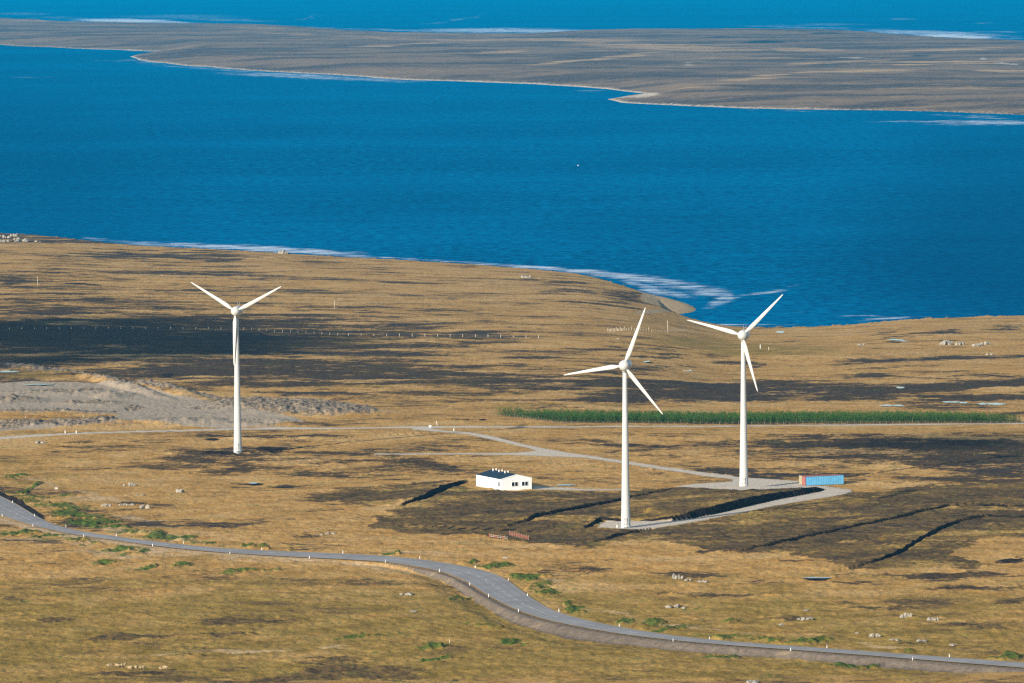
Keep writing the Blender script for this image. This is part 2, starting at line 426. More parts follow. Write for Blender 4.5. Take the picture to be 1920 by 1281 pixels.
def needle_material():
    k = NT('spruce_needles'); p = k.pos()
    c = k.mix(k.ss(k.noise(p, 1.4, 3, 0.6), 0.35, 0.65), (0.022, 0.078, 0.012), (0.066, 0.155, 0.024))
    c = k.mix(k.math('MULTIPLY', k.ss(k.noise(p, 0.22, 4, 0.65), 0.42, 0.62), 0.6), c, (0.095, 0.165, 0.030))
    return k.bsdf(c, 0.8, 0.15)
MAT = dict(
    ground=ground_material(), island=island_material(), sea=sea_material(), asphalt=asphalt_material(),
    stone=stone_material('lichen_stone', (0.22, 0.20, 0.16), (0.38, 0.345, 0.285)),
    white=plain('white_gelcoat', (0.50, 0.505, 0.485), 0.38, 0.4, 0.03, 0.4),
    wall=plain('white_cladding', (0.82, 0.83, 0.83), 0.6, 0.3, 0.02, 0.6),
    roof=plain('navy_roof_sheet', (0.012, 0.030, 0.048), 0.55, 0.3, 0.25, 0.8),
    glass=plain('dark_window_glass', (0.010, 0.018, 0.022), 0.25, 0.25, 0.2, 2.0),
    frame=plain('white_window_frame', (0.78, 0.79, 0.79), 0.5, 0.3, 0.03, 2.0),
    steel=plain('grey_steel', (0.36, 0.36, 0.36), 0.45, 0.5, 0.15, 2.0, 0.5),
    blue=plain('sky_blue_paint', (0.115, 0.375, 0.61), 0.55, 0.3, 0.10, 0.7),
    red=plain('faded_red_paint', (0.33, 0.095, 0.08), 0.6, 0.3, 0.18, 1.2),
    rust=plain('rusty_red_roof', (0.23, 0.085, 0.055), 0.8, 0.2, 0.3, 1.0),
    tan=plain('tan_paint', (0.36, 0.32, 0.19), 0.6, 0.3, 0.12, 1.2),
    wood=plain('weathered_wood', (0.24, 0.205, 0.155), 0.9, 0.1, 0.2, 3.0),
    palewood=plain('pale_bleached_wood', (0.58, 0.51, 0.40), 0.9, 0.1, 0.15, 3.0),
    redwood=plain('red_fence_slat', (0.30, 0.085, 0.050), 0.85, 0.1, 0.25, 2.0),
    wire=plain('fence_wire', (0.22, 0.21, 0.19), 0.5, 0.4, 0.1, 2.0, 0.6),
    post=plain('white_plastic_post', (0.80, 0.80, 0.78), 0.5, 0.3, 0.03, 3.0),
    black=plain('black_band', (0.015, 0.015, 0.016), 0.5, 0.3, 0.1, 3.0),
    paint=plain('road_paint', (0.62, 0.61, 0.56), 0.8, 0.2, 0.2, 0.8),
    sign=plain('grey_sign_back', (0.50, 0.50, 0.50), 0.5, 0.4, 0.08, 2.0),
    needle=needle_material(),
    bark=plain('conifer_bark', (0.075, 0.055, 0.040), 0.95, 0.1, 0.3, 3.0),
    wool=plain('cream_wool', (0.33, 0.25, 0.14), 1.0, 0.05, 0.2, 6.0, bump=0.4),
    face=plain('dark_sheep_face', (0.22, 0.16, 0.10), 0.9, 0.1, 0.2, 4.0),
    buoy=plain('white_buoy', (0.80, 0.80, 0.78), 0.4, 0.4, 0.03, 1.0),
    cloud=plain('cloud_vapour', (0.85, 0.86, 0.88), 1.0, 0.0, 0.03, 0.02),
)
k = NT('pond_water'); MAT['pond'] = k.bsdf((0.02, 0.07, 0.12), 0.10, 0.22, k.bump(k.noise(k.pos(), 1.5, 3), 0.06, 0.05))

# ------------------------------------------------------------------ object helpers
def link_mesh(name, verts, faces, mat, parent=None, smooth=True):
    me = bpy.data.meshes.new(name)
    me.from_pydata([tuple(v) for v in verts], [], [tuple(f) for f in faces])
    me.materials.append(mat)
    if smooth: me.polygons.foreach_set('use_smooth', [True] * len(me.polygons))
    me.update()
    o = bpy.data.objects.new(name, me); C.objects.link(o)
    if parent is not None: o.parent = parent
    return o

def tag(o, label=None, cat=None, group=None, kind=None):
    if label: o['label'] = label
    if cat: o['category'] = cat
    if group: o['group'] = group
    if kind: o['kind'] = kind
    return o

def thing(name, loc, rz=0.0):
    o = bpy.data.objects.new(name, None); C.objects.link(o)
    o.location = loc; o.rotation_euler = (0, 0, rz); o.empty_display_size = 0.5
    return o

def copy_tree(o, parent=None):
    c = o.copy(); C.objects.link(c)
    if parent is not None: c.parent = parent
    for ch in list(o.children): copy_tree(ch, c)
    return c

class MB:
    """collects simple solids into one mesh"""
    def __init__(self): self.v = []; self.f = []
    def add(self, v, f):
        n = len(self.v); self.v += [tuple(p) for p in v]; self.f += [tuple(i + n for i in q) for q in f]
    def box(self, c, s, rz=0.0):
        x, y, z = s[0] / 2, s[1] / 2, s[2] / 2
        cr, sr = math.cos(rz), math.sin(rz); v = []
        for dz in (-z, z):
            for dx, dy in ((-x, -y), (x, -y), (x, y), (-x, y)):
                v.append((c[0] + dx * cr - dy * sr, c[1] + dx * sr + dy * cr, c[2] + dz))
        self.add(v, [(0, 3, 2, 1), (4, 5, 6, 7), (0, 1, 5, 4), (1, 2, 6, 5), (2, 3, 7, 6), (3, 0, 4, 7)])
    def tube(self, pts, rad, n=8, caps=True):
        pts = [Vector(p) for p in pts]; rings = []
        for i, p in enumerate(pts):
            d = (pts[min(i + 1, len(pts) - 1)] - pts[max(i - 1, 0)]).normalized()
            a = d.cross(Vector((0, 0, 1)))
            if a.length < 1e-3: a = Vector((1, 0, 0))
            a.normalize(); b = d.cross(a)
            r = rad[i] if isinstance(rad, (list, tuple)) else rad
            rings.append([p + (a * math.cos(t) + b * math.sin(t)) * r for t in [2 * math.pi * j / n for j in range(n)]])
        v = [q for r_ in rings for q in r_]; f = []
        for i in range(len(pts) - 1):
            for j in range(n):
                k2 = (j + 1) % n
                f.append((i * n + j, i * n + k2, (i + 1) * n + k2, (i + 1) * n + j))
        if caps:
            f.append(tuple(range(n))); f.append(tuple(range((len(pts) - 1) * n + n - 1, (len(pts) - 1) * n - 1, -1)))
        self.add(v, f)
    def build(self, name, mat, parent=None, smooth=False):
        o = link_mesh(name, self.v, self.f, mat, parent, smooth)
        bm = bmesh.new(); bm.from_mesh(o.data); bmesh.ops.recalc_face_normals(bm, faces=bm.faces); bm.to_mesh(o.data); bm.free()
        return o

def grid_object(name, Vx, mask_faces, attrs, mat, nr, nc, kind='structure'):
    """one mesh from a (nr, nc) grid of vertices, using only the faces chosen"""
    idx = np.arange(nr * nc).reshape(nr, nc)
    q = np.stack([idx[:-1, :-1], idx[:-1, 1:], idx[1:, 1:], idx[1:, :-1]], -1).reshape(-1, 4)
    if mask_faces is not None: q = q[mask_faces.reshape(-1)]
    used = np.zeros(nr * nc, bool); used[q.reshape(-1)] = True
    remap = np.cumsum(used) - 1
    q = remap[q]; vx = Vx.reshape(-1, 3)[used]
    me = bpy.data.meshes.new(name)
    me.vertices.add(len(vx)); me.vertices.foreach_set('co', vx.astype(np.float32).reshape(-1))
    me.loops.add(q.size); me.loops.foreach_set('vertex_index', q.astype(np.int32).reshape(-1))
    me.polygons.add(len(q)); me.polygons.foreach_set('loop_start', np.arange(0, q.size, 4, dtype=np.int32))
    me.polygons.foreach_set('use_smooth', np.ones(len(q), bool))
    for an, arr in attrs.items():
        arr = arr.reshape(nr * nc, -1)[used].astype(np.float32)
        if arr.shape[1] == 4:
            A = me.attributes.new(an, 'FLOAT_COLOR', 'POINT'); A.data.foreach_set('color', np.ascontiguousarray(arr).reshape(-1))
        else:
            A = me.attributes.new(an, 'FLOAT', 'POINT'); A.data.foreach_set('value', np.ascontiguousarray(arr).reshape(-1))
    me.materials.append(mat); me.update(calc_edges=True); me.validate()
    o = bpy.data.objects.new(name, me); C.objects.link(o)
    o['kind'] = kind
    return o

class Mask:
    """vegetation and soil masks over the grid; shapes are given where the photo shows them and turned into map areas"""
    def __init__(self, u, v, wu, wv):
        self.u, self.v = u + wu, v + wv
        self.ucol = u.mean(0); self.vrow = v.mean(1)
        self.vmin = v.min(1); self.vmax = v.max(1)
    def win(self, u0, u1, v0, v1):
        c = np.where((self.ucol > u0 - 40) & (self.ucol < u1 + 40))[0]
        r = np.where((self.vmax > v0 - 12) & (self.vmin < v1 + 12))[0]
        if len(c) == 0 or len(r) == 0: return None
        return slice(r[0], r[-1] + 1), slice(c[0], c[-1] + 1)
    def lens(self, A, cu, cv, ru, rv, s=1.0, slope=0.0):
        w = self.win(cu - 1.4 * ru, cu + 1.4 * ru, cv - 1.4 * rv - abs(slope * ru), cv + 1.4 * rv + abs(slope * ru))
        if w is None: return
        du = self.u[w] - cu
        q = np.sqrt((du / ru) ** 2 + ((self.v[w] - cv - slope * du) / rv) ** 2)
        val = sstep(1.35, 0.35, q)
        if s > 0: A[w] = np.maximum(A[w], s * val)
        else: A[w] = A[w] * (1 + s * val)
    def poly(self, A, P, soft=3.0, s=1.0, warp=True, vs=4.0):
        us = [p[0] for p in P]; vs_ = [p[1] for p in P]
        w = self.win(min(us), max(us), min(vs_), max(vs_))
        if w is None: return
        d = poly_sd(self.u[w], self.v[w] * vs, [(a, b * vs) for a, b in P])
        val = sstep(-soft, soft, d)
        if s > 0: A[w] = np.maximum(A[w], s * val)
        else: A[w] = A[w] * (1 + s * val)

# ------------------------------------------------------------------ land: grid rows closer together with distance
_Dp = np.linspace(1000, 4600, 4000)
_zp = FARM * np.clip((3350 - _Dp) / 1500, 0, 1)
_vp = (CZ - _zp) / _Dp * FPX + VH
rows = np.interp(np.arange(1350, 418, -1.0), _vp[::-1], _Dp[::-1])
cols = (np.concatenate([np.arange(-900, -260, 5.0), np.arange(-260, 2181, 1.6), np.arange(2183, 2830, 5.0)]) - W / 2) / FPX
NR, NC = len(rows), len(cols)
GY = np.repeat(rows[:, None], NC, 1)
GX = GY * cols[None, :]
GZ, PEAT = z_full(GX, GY, True)
GU, GV = project(GX, GY, GZ)
wu = fbm(GX, GY, 18.0, 6, 31) * 150 + fbm(GX, GY, 70.0, 2, 32) * 50
wv = fbm(GX, GY, 18.0, 6, 33) * 20 + fbm(GX, GY, 80.0, 2, 34) * 7
K = Mask(GU, GV, wu, wv)
K0 = Mask(GU, GV, wu * 0.05, wv * 0.05)
Z0 = lambda: np.zeros((NR, NC))
HE, GR, GV_, OL, PA, RU, BE, MO = Z0(), Z0(), Z0(), Z0(), Z0(), Z0(), Z0(), Z0()
PA += 0.16 * sstep(780, 600, GV)
UNW_V = GV
shore_t = np.interp(cols, _sa, _sy)[None, :] - GY

# broad regional tendencies
HE += 0.12 + 0.10 * sstep(1100, 500, GU) * sstep(800, 700, GV)
HE += 0.10 * sstep(770, 700, GV) * sstep(560, 600, GV) * sstep(1300, 500, GU)
def band(u0, u1, v0, v1, su=90, sv=8):
    return sstep(u0 - su, u0 + su, GU) * sstep(u1 + su, u1 - su, GU) * sstep(v0 - sv, v0 + sv, GV) * sstep(v1 + sv, v1 - sv, GV)
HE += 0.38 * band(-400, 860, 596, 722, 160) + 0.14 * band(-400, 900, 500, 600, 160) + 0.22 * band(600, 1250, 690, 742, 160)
HE += 0.34 * band(300, 900, 846, 892) + 0.26 * band(1230, 2300, 808, 898, 160) + 0.45 * band(1480, 2300, 816, 872, 120) + 0.20 * band(1150, 2300, 712, 756, 120)  # the right-hand bands also paint cloud shadow into the heather
HE -= 0.14 * sstep(985, 1060, GV)
HE -= 0.10 * sstep(1050, 1500, GU) * sstep(780, 700, GV)
OL += 0.14 + 0.60 * sstep(1020, 1150, GV) - 0.12 * sstep(700, 1700, GU) * sstep(1230, 1100, GV)
OL += 0.22 * sstep(260, 60, GU) * sstep(830, 860, GV) * sstep(960, 930, GV)

LENS = [  # heather and dark heath, some deepened to paint in cloud shadow: centre u, v, half width, half height, strength, slope
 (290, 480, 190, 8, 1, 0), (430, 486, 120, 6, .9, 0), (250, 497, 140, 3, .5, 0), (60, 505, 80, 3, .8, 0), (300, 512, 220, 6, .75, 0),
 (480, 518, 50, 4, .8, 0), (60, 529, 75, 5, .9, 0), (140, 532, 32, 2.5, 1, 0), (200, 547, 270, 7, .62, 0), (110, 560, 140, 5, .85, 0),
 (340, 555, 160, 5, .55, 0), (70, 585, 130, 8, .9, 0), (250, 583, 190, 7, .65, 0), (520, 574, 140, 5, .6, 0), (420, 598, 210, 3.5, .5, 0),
 (120, 625, 350, 28, 1.25, 0), (400, 640, 290, 27, 1.15, 0), (650, 622, 160, 5, .85, 0), (640, 645, 160, 7, .5, 0), (250, 657, 430, 15, .95, 0),  # first two: heath made darker to paint in the left cloud shadow
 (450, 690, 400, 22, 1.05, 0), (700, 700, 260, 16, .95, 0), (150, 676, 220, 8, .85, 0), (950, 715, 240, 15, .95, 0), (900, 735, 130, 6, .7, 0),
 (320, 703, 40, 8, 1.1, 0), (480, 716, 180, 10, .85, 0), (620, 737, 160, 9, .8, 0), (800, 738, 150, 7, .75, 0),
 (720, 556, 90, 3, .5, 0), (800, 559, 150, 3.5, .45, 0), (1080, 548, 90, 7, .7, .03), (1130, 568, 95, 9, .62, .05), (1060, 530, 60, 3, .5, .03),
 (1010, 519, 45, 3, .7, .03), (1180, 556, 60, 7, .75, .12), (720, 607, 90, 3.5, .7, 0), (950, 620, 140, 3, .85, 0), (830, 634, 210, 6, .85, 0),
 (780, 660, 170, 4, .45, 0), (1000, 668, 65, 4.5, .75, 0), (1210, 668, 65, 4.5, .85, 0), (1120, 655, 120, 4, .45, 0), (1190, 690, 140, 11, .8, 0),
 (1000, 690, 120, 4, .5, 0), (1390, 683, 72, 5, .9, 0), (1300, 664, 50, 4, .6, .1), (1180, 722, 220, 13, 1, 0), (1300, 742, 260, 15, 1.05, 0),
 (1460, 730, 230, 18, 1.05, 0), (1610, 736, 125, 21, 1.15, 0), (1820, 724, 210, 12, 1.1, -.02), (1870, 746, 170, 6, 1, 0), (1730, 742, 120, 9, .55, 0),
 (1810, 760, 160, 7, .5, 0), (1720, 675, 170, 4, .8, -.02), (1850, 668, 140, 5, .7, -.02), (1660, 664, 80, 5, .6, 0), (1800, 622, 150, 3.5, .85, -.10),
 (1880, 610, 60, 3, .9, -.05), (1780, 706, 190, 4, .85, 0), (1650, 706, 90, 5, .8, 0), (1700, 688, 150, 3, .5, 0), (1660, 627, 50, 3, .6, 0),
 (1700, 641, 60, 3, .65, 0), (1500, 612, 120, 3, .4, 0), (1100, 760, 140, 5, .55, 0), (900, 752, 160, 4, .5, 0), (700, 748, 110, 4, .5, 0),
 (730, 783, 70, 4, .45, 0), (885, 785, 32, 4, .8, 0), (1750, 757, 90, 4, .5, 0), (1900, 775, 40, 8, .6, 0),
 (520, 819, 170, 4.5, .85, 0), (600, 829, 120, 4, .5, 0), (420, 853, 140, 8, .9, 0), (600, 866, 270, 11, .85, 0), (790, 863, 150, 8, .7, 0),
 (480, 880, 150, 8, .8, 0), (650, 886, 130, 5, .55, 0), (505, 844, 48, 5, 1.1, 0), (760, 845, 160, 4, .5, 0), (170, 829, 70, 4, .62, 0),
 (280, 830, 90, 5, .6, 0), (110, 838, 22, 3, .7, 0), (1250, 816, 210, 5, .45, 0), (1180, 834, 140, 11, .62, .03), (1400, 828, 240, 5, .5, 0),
 (1560, 832, 210, 8, .85, 0), (1800, 836, 250, 14, 1.1, 0), (1720, 855, 270, 9, .95, 0), (1880, 862, 120, 12, 1, 0), (1350, 850, 170, 8, .55, 0),  # right-hand heath, darkened to stand in for cloud shadow as well
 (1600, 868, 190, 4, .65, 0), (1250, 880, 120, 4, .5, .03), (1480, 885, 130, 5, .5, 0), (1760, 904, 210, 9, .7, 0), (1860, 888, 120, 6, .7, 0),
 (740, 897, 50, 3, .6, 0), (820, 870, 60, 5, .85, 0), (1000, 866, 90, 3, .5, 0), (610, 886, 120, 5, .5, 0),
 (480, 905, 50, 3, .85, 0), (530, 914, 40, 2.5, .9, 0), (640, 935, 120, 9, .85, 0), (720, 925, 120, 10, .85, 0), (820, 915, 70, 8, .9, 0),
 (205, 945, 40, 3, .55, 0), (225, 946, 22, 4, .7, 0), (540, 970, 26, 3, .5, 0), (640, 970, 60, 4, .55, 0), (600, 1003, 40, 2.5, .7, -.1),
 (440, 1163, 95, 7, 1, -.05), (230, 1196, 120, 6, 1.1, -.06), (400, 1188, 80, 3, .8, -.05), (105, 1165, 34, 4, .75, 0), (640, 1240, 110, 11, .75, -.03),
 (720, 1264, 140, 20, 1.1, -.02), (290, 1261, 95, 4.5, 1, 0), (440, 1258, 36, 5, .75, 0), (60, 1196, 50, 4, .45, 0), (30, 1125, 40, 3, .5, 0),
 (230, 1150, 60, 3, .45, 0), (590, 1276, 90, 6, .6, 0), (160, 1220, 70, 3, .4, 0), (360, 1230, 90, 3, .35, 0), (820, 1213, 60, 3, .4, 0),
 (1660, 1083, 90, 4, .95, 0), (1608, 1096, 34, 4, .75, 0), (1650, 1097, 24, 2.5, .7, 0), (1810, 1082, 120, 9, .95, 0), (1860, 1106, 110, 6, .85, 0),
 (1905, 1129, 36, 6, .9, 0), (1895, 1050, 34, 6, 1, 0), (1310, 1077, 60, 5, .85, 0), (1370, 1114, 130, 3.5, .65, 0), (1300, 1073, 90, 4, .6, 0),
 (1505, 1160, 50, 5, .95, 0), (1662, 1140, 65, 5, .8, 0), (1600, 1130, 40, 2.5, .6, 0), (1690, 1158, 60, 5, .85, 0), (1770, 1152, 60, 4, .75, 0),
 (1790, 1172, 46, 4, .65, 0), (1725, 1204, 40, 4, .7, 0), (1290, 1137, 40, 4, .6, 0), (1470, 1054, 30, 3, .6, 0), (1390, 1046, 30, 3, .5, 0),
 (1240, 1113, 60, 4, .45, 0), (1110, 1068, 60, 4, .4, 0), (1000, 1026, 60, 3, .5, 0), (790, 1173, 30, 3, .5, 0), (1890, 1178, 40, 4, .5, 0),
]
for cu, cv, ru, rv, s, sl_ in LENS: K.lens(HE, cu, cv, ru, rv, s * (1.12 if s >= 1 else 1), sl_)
HEATH = [[(700, 992), (735, 965), (765, 950), (830, 926), (880, 914), (1000, 918), (1100, 923), (1200, 922), (1266, 914), (1400, 912), (1540, 914),
          (1620, 925), (1760, 906), (1980, 898), (1980, 1006), (1840, 1006), (1780, 1028), (1800, 1044), (1858, 1058), (1838, 1067), (1680, 1067),
          (1590, 1071), (1560, 1055), (1500, 1037), (1440, 1036), (1350, 1037), (1280, 1022), (1170, 1022), (1110, 1026), (1050, 1022), (990, 1012), (880, 1002), (790, 1000)],
         [(560, 936), (640, 922), (760, 909), (850, 903), (880, 902), (850, 912), (800, 934), (752, 947), (690, 948), (600, 944)]]
for P in HEATH: K.poly(HE, P, 10.0, 0.80); K.poly(OL, P, 12.0, 0.62)
for cu, cv, ru, rv, s in [(60, 661, 110, 2.6, -.8), (200, 690, 150, 5, -.7), (90, 705, 90, 5, -.7), (560, 732, 110, 3.5, -1), (300, 712, 60, 4, -.9), (700, 680, 160, 2.5, -.6),
                          (520, 672, 130, 2, -.5), (760, 722, 120, 2, -.5), (1180, 701, 90, 3, -.6), (1500, 718, 60, 3, -.5), (1600, 715, 50, 2.5, -.7),
                          (420, 530, 330, 7, -.8), (800, 540, 260, 9, -.7), (100, 465, 200, 9, -.8), (700, 510, 260, 12, -.5), (850, 587, 280, 10, -.55), (1300, 655, 150, 8, -.6),
                          (1600, 655, 170, 6, -.6), (1800, 640, 130, 7, -.8), (1700, 694, 230, 4, -.7), (250, 905, 190, 16, -.9), (560, 905, 110, 8, -.5), (400, 960, 300, 20, -.8),
                          (1500, 805, 500, 6, -.6), (1000, 893, 140, 6, -.5), (1420, 1090, 160, 12, -.6)]:
    K.lens(HE, cu, cv, ru, rv, s)
# olive turf inside the heath and on the rise by the bay
for cu, cv, ru, rv, s in [(1420, 655, 180, 17, .75), (1300, 640, 120, 14, .7), (1750, 640, 120, 10, .2), (760, 720, 160, 10, .5), (900, 740, 150, 6, .6), (1000, 757, 200, 5, .6),
                          (600, 640, 200, 12, .4), (1100, 1155, 200, 14, .5), (1400, 1172, 160, 9, .65), (700, 1100, 160, 10, .35), (250, 1090, 300, 25, .4), (1450, 960, 160, 20, .3), (860, 1120, 60, 8, .5),
                          (30, 703, 130, 7, .9), (900, 1160, 120, 10, .4)]:
    K.lens(OL, cu, cv, ru, rv, s)
# green plants by the road
GREEN = [(10, 893, 18, 5), (38, 911, 12, 8), (45, 922, 10, 8), (75, 937, 22, 6), (95, 946, 14, 5), (115, 965, 22, 9), (133, 970, 14, 7), (160, 976, 14, 6), (175, 984, 12, 8), (186, 981, 10, 7),
         (208, 988, 9, 5), (225, 990, 18, 5), (240, 1000, 15, 5), (262, 1000, 14, 6), (285, 1002, 24, 9), (375, 1012, 22, 7), (422, 1021, 14, 3.5), (345, 1022, 12, 3), (45, 999, 32, 5),
         (100, 1008, 30, 3.5), (150, 1018, 36, 5), (215, 1031, 40, 4), (260, 1036, 40, 4), (310, 1063, 32, 5), (235, 1070, 24, 4), (180, 1057, 24, 5), (492, 1028, 12, 4), (540, 1031, 16, 3), (450, 1070, 50, 4),
         (920, 1060, 36, 7), (865, 1053, 26, 4), (990, 1080, 34, 8), (1020, 1098, 30, 10), (1045, 1112, 20, 6), (860, 1118, 22, 5), (890, 1175, 32, 5), (985, 1203, 26, 5), (1095, 1144, 26, 6), (1065, 1135, 12, 5),
         (1210, 1173, 50, 6), (1160, 1167, 24, 4), (1250, 1182, 30, 4), (1480, 1206, 66, 4), (1430, 1203, 40, 3), (1345, 1198, 24, 3), (1710, 1222, 26, 4), (1860, 1235, 60, 3), (1420, 1167, 30, 4),
         (700, 1037, 26, 3), (1600, 1245, 60, 4), (1340, 1222, 40, 4), (800, 1213, 40, 4), (700, 1195, 40, 4), (830, 1233, 30, 3)]
for cu, cv, ru, rv in GREEN: K.lens(GR, cu, cv, ru * 1.15, rv * 1.1, 0.85, -0.12)
for cu, cv, ru, rv, s, sl_ in [(100, 955, 130, 16, .64, .28), (290, 1004, 150, 10, .66, .13), (1040, 1105, 60, 13, .45, .5), (1300, 1190, 250, 4, .4, .06), (250, 1030, 170, 5, .38, .1)]: K.lens(GR, cu, cv, ru, rv, s, sl_)
# pale dry bents beside the road and in streaks
for cu, cv, ru, rv, s, sl_ in [(150, 930, 170, 8, .55, .16), (60, 905, 60, 6, .6, .3), (230, 972, 150, 7, .65, .12), (330, 990, 140, 6, .5, .12), (260, 1000, 160, 7, .7, .10), (345, 1010, 70, 7, .8, .1), (90, 1020, 130, 8, .55, .1),
                               (190, 1040, 120, 8, .6, .1), (60, 985, 90, 7, .8, .18), (180, 1010, 120, 5, .8, .14), (340, 1036, 150, 5, .7, .06), (520, 1052, 150, 6, .6, .05), (700, 1060, 120, 5, .65, .1), (840, 1080, 60, 5, .7, .2),
                               (800, 1035, 160, 5, .5, .05), (1050, 1090, 60, 8, .5, .2), (1150, 1150, 110, 5, .5, .12), (430, 1222, 260, 4, .5, -.03), (600, 1214, 160, 3.5, .42, -.05), (850, 1050, 100, 4, .4, .1), (870, 1190, 60, 5, .4, -.1),
                               (1300, 1180, 200, 4, .5, .08), (1700, 1212, 200, 4, .5, .05), (840, 560, 300, 16, .35, .05), (1000, 535, 140, 14, .45, .08), (1550, 625, 200, 12, .4, 0)]:
    K.lens(PA, cu, cv, ru, rv, s, sl_)

# quarry: bare gravel, rubble ridges, and a cone of crushed stone
QUARRY = [(-260, 716), (0, 718), (60, 714), (190, 718), (250, 724), (330, 742), (430, 757), (480, 770), (555, 782), (580, 796), (500, 802), (430, 804), (350, 801), (250, 795), (120, 803), (0, 809), (-260, 812)]
K0.poly(GV_, QUARRY, 8.0, 1.0)
K0.poly(GV_, [(-60, 777), (60, 776), (150, 776), (222, 778), (170, 784), (80, 790), (-60, 790)], 6, -1.0)
RUB = [(60, 692, 90, 6, .8, .12), (160, 703, 50, 5, .9, .2), (220, 718, 70, 5, 1, .25), (300, 728, 60, 6, 1, .2), (370, 738, 50, 5, 1, .2), (50, 735, 60, 4, .6, 0), (120, 735, 100, 6, .75, 0),
       (170, 731, 30, 5, .8, 0), (30, 750, 60, 7, .8, 0), (170, 756, 70, 5, .85, 0), (250, 765, 25, 7, .8, 0), (70, 771, 120, 5, .85, 0), (180, 773, 60, 3, .75, 0), (100, 795, 130, 8, .9, 0),
       (180, 790, 60, 8, .9, 0), (330, 788, 120, 6, .55, 0), (480, 792, 120, 6, .5, 0), (550, 762, 180, 19, 1, .05), (620, 768, 110, 12, 1, .05), (450, 752, 60, 7, .9, .1), (400, 765, 60, 6, .6, 0), (0, 800, 60, 6, .8, 0), (660, 773, 45, 6, .9, 0)]
for cu, cv, ru, rv, s, sl_ in RUB: K0.lens(RU, cu, cv, ru, rv, s, sl_)
for cu, cv, ru, rv, s in [(560, 756, 150, 10, .6), (180, 757, 70, 5, .4)]: K.lens(HE, cu, cv, ru, rv, s)
MOUND = Z0()
for cu, cv, ru, rv, h, sl_ in [(60, 694, 100, 7, 1.8, .1), (220, 722, 90, 6, 2.6, .25), (310, 732, 70, 7, 2.8, .2), (130, 738, 110, 5, 1.6, 0), (170, 758, 80, 5, 1.3, 0), (60, 775, 130, 5, 1.4, 0), (120, 797, 170, 6, 2.0, 0),
                               (200, 794, 80, 6, 2.2, 0), (370, 794, 180, 6, 2.4, 0), (500, 796, 90, 6, 2.2, 0), (560, 768, 180, 12, 2.2, .04), (30, 752, 60, 7, 1.8, 0)]:
    K0.lens(MOUND, cu, cv, ru, rv, h, sl_)
cx, cy = ground(205.0, 744.0)
rr = np.sqrt((GX - cx) ** 2 + ((GY - cy) * 0.55) ** 2)
MOUND = np.maximum(MOUND, 3.4 * np.clip(1 - rr / 8.0, 0, 1))
cx, cy = ground(232.0, 741.0)
rr = np.sqrt((GX - cx) ** 2 + ((GY - cy) * 0.5) ** 2)
MOUND = np.maximum(MOUND, 2.4 * np.clip(1 - rr / 7.0, 0, 1))

RU = np.maximum(RU * 0.95, 0.40 * sstep(0.25, 0.7, MOUND))
MOUND *= 0.62
# gravel tracks and turbine pads
TRACKS = [[(772, 801), (800, 801.5), (830, 806.5), (880, 810), (930, 819), (980, 832), (1030, 842.5), (1063, 848), (1100, 853), (1160, 862), (1240, 874), (1320, 886), (1390, 895), (1440, 898), (1500, 902), (1506, 910), (1546, 911), (1570, 915),
           (1597, 918), (1599, 922), (1584, 928), (1560, 932), (1500, 942), (1440, 952), (1390, 963), (1340, 973), (1290, 982), (1240, 990.5), (1196, 994), (1160, 992.5), (1121, 990), (1124, 984), (1140, 977.5), (1262, 977.5), (1300, 972.5),
           (1350, 963), (1400, 951), (1450, 939.5), (1500, 930), (1536, 923.5), (1548, 918.5), (1530, 916), (1470, 917), (1420, 919), (1390, 921), (1330, 917), (1262, 912), (1300, 907), (1372, 903), (1372, 899), (1320, 893), (1240, 881), (1160, 868),
           (1097, 859), (1013, 855), (947, 853.5), (880, 853), (780, 853), (700, 853), (700, 850.5), (780, 850), (880, 850), (963, 849), (1003, 845.5), (988, 840.5), (947, 830.5), (913, 822.5), (873, 814.5), (820, 809.5), (772, 806)],
          [(1000, 911), (1046, 914), (1100, 917), (1180, 917), (1180, 919), (1100, 920), (1040, 919), (998, 919)]]
TR = Z0()
for P in TRACKS: K0.poly(TR, P, 5.0, 1.0)
# keep the track off the peat bank's own top
FARR = gpts([(-80, 828), (0, 821.5), (60, 817.5), (120, 814), (180, 811.5), (320, 808), (440, 804.5), (560, 803.5), (660, 803), (760, 801.5), (860, 800.5), (960, 800.5), (1100, 800.5), (1300, 799.5), (1450, 798), (1600, 797), (1760, 795.5), (1920, 794), (2100, 792), (2800, 786)])
FR = Z0()
w = K0.win(-260, 2790, 785, 835)
d, _, ok = line_sd(GX[w], GY[w], FARR)
FR[w] = sstep(4.6, 3.2, np.abs(d) + vnoise(GX[w], GY[w], 9.0, 71) * 0.5)

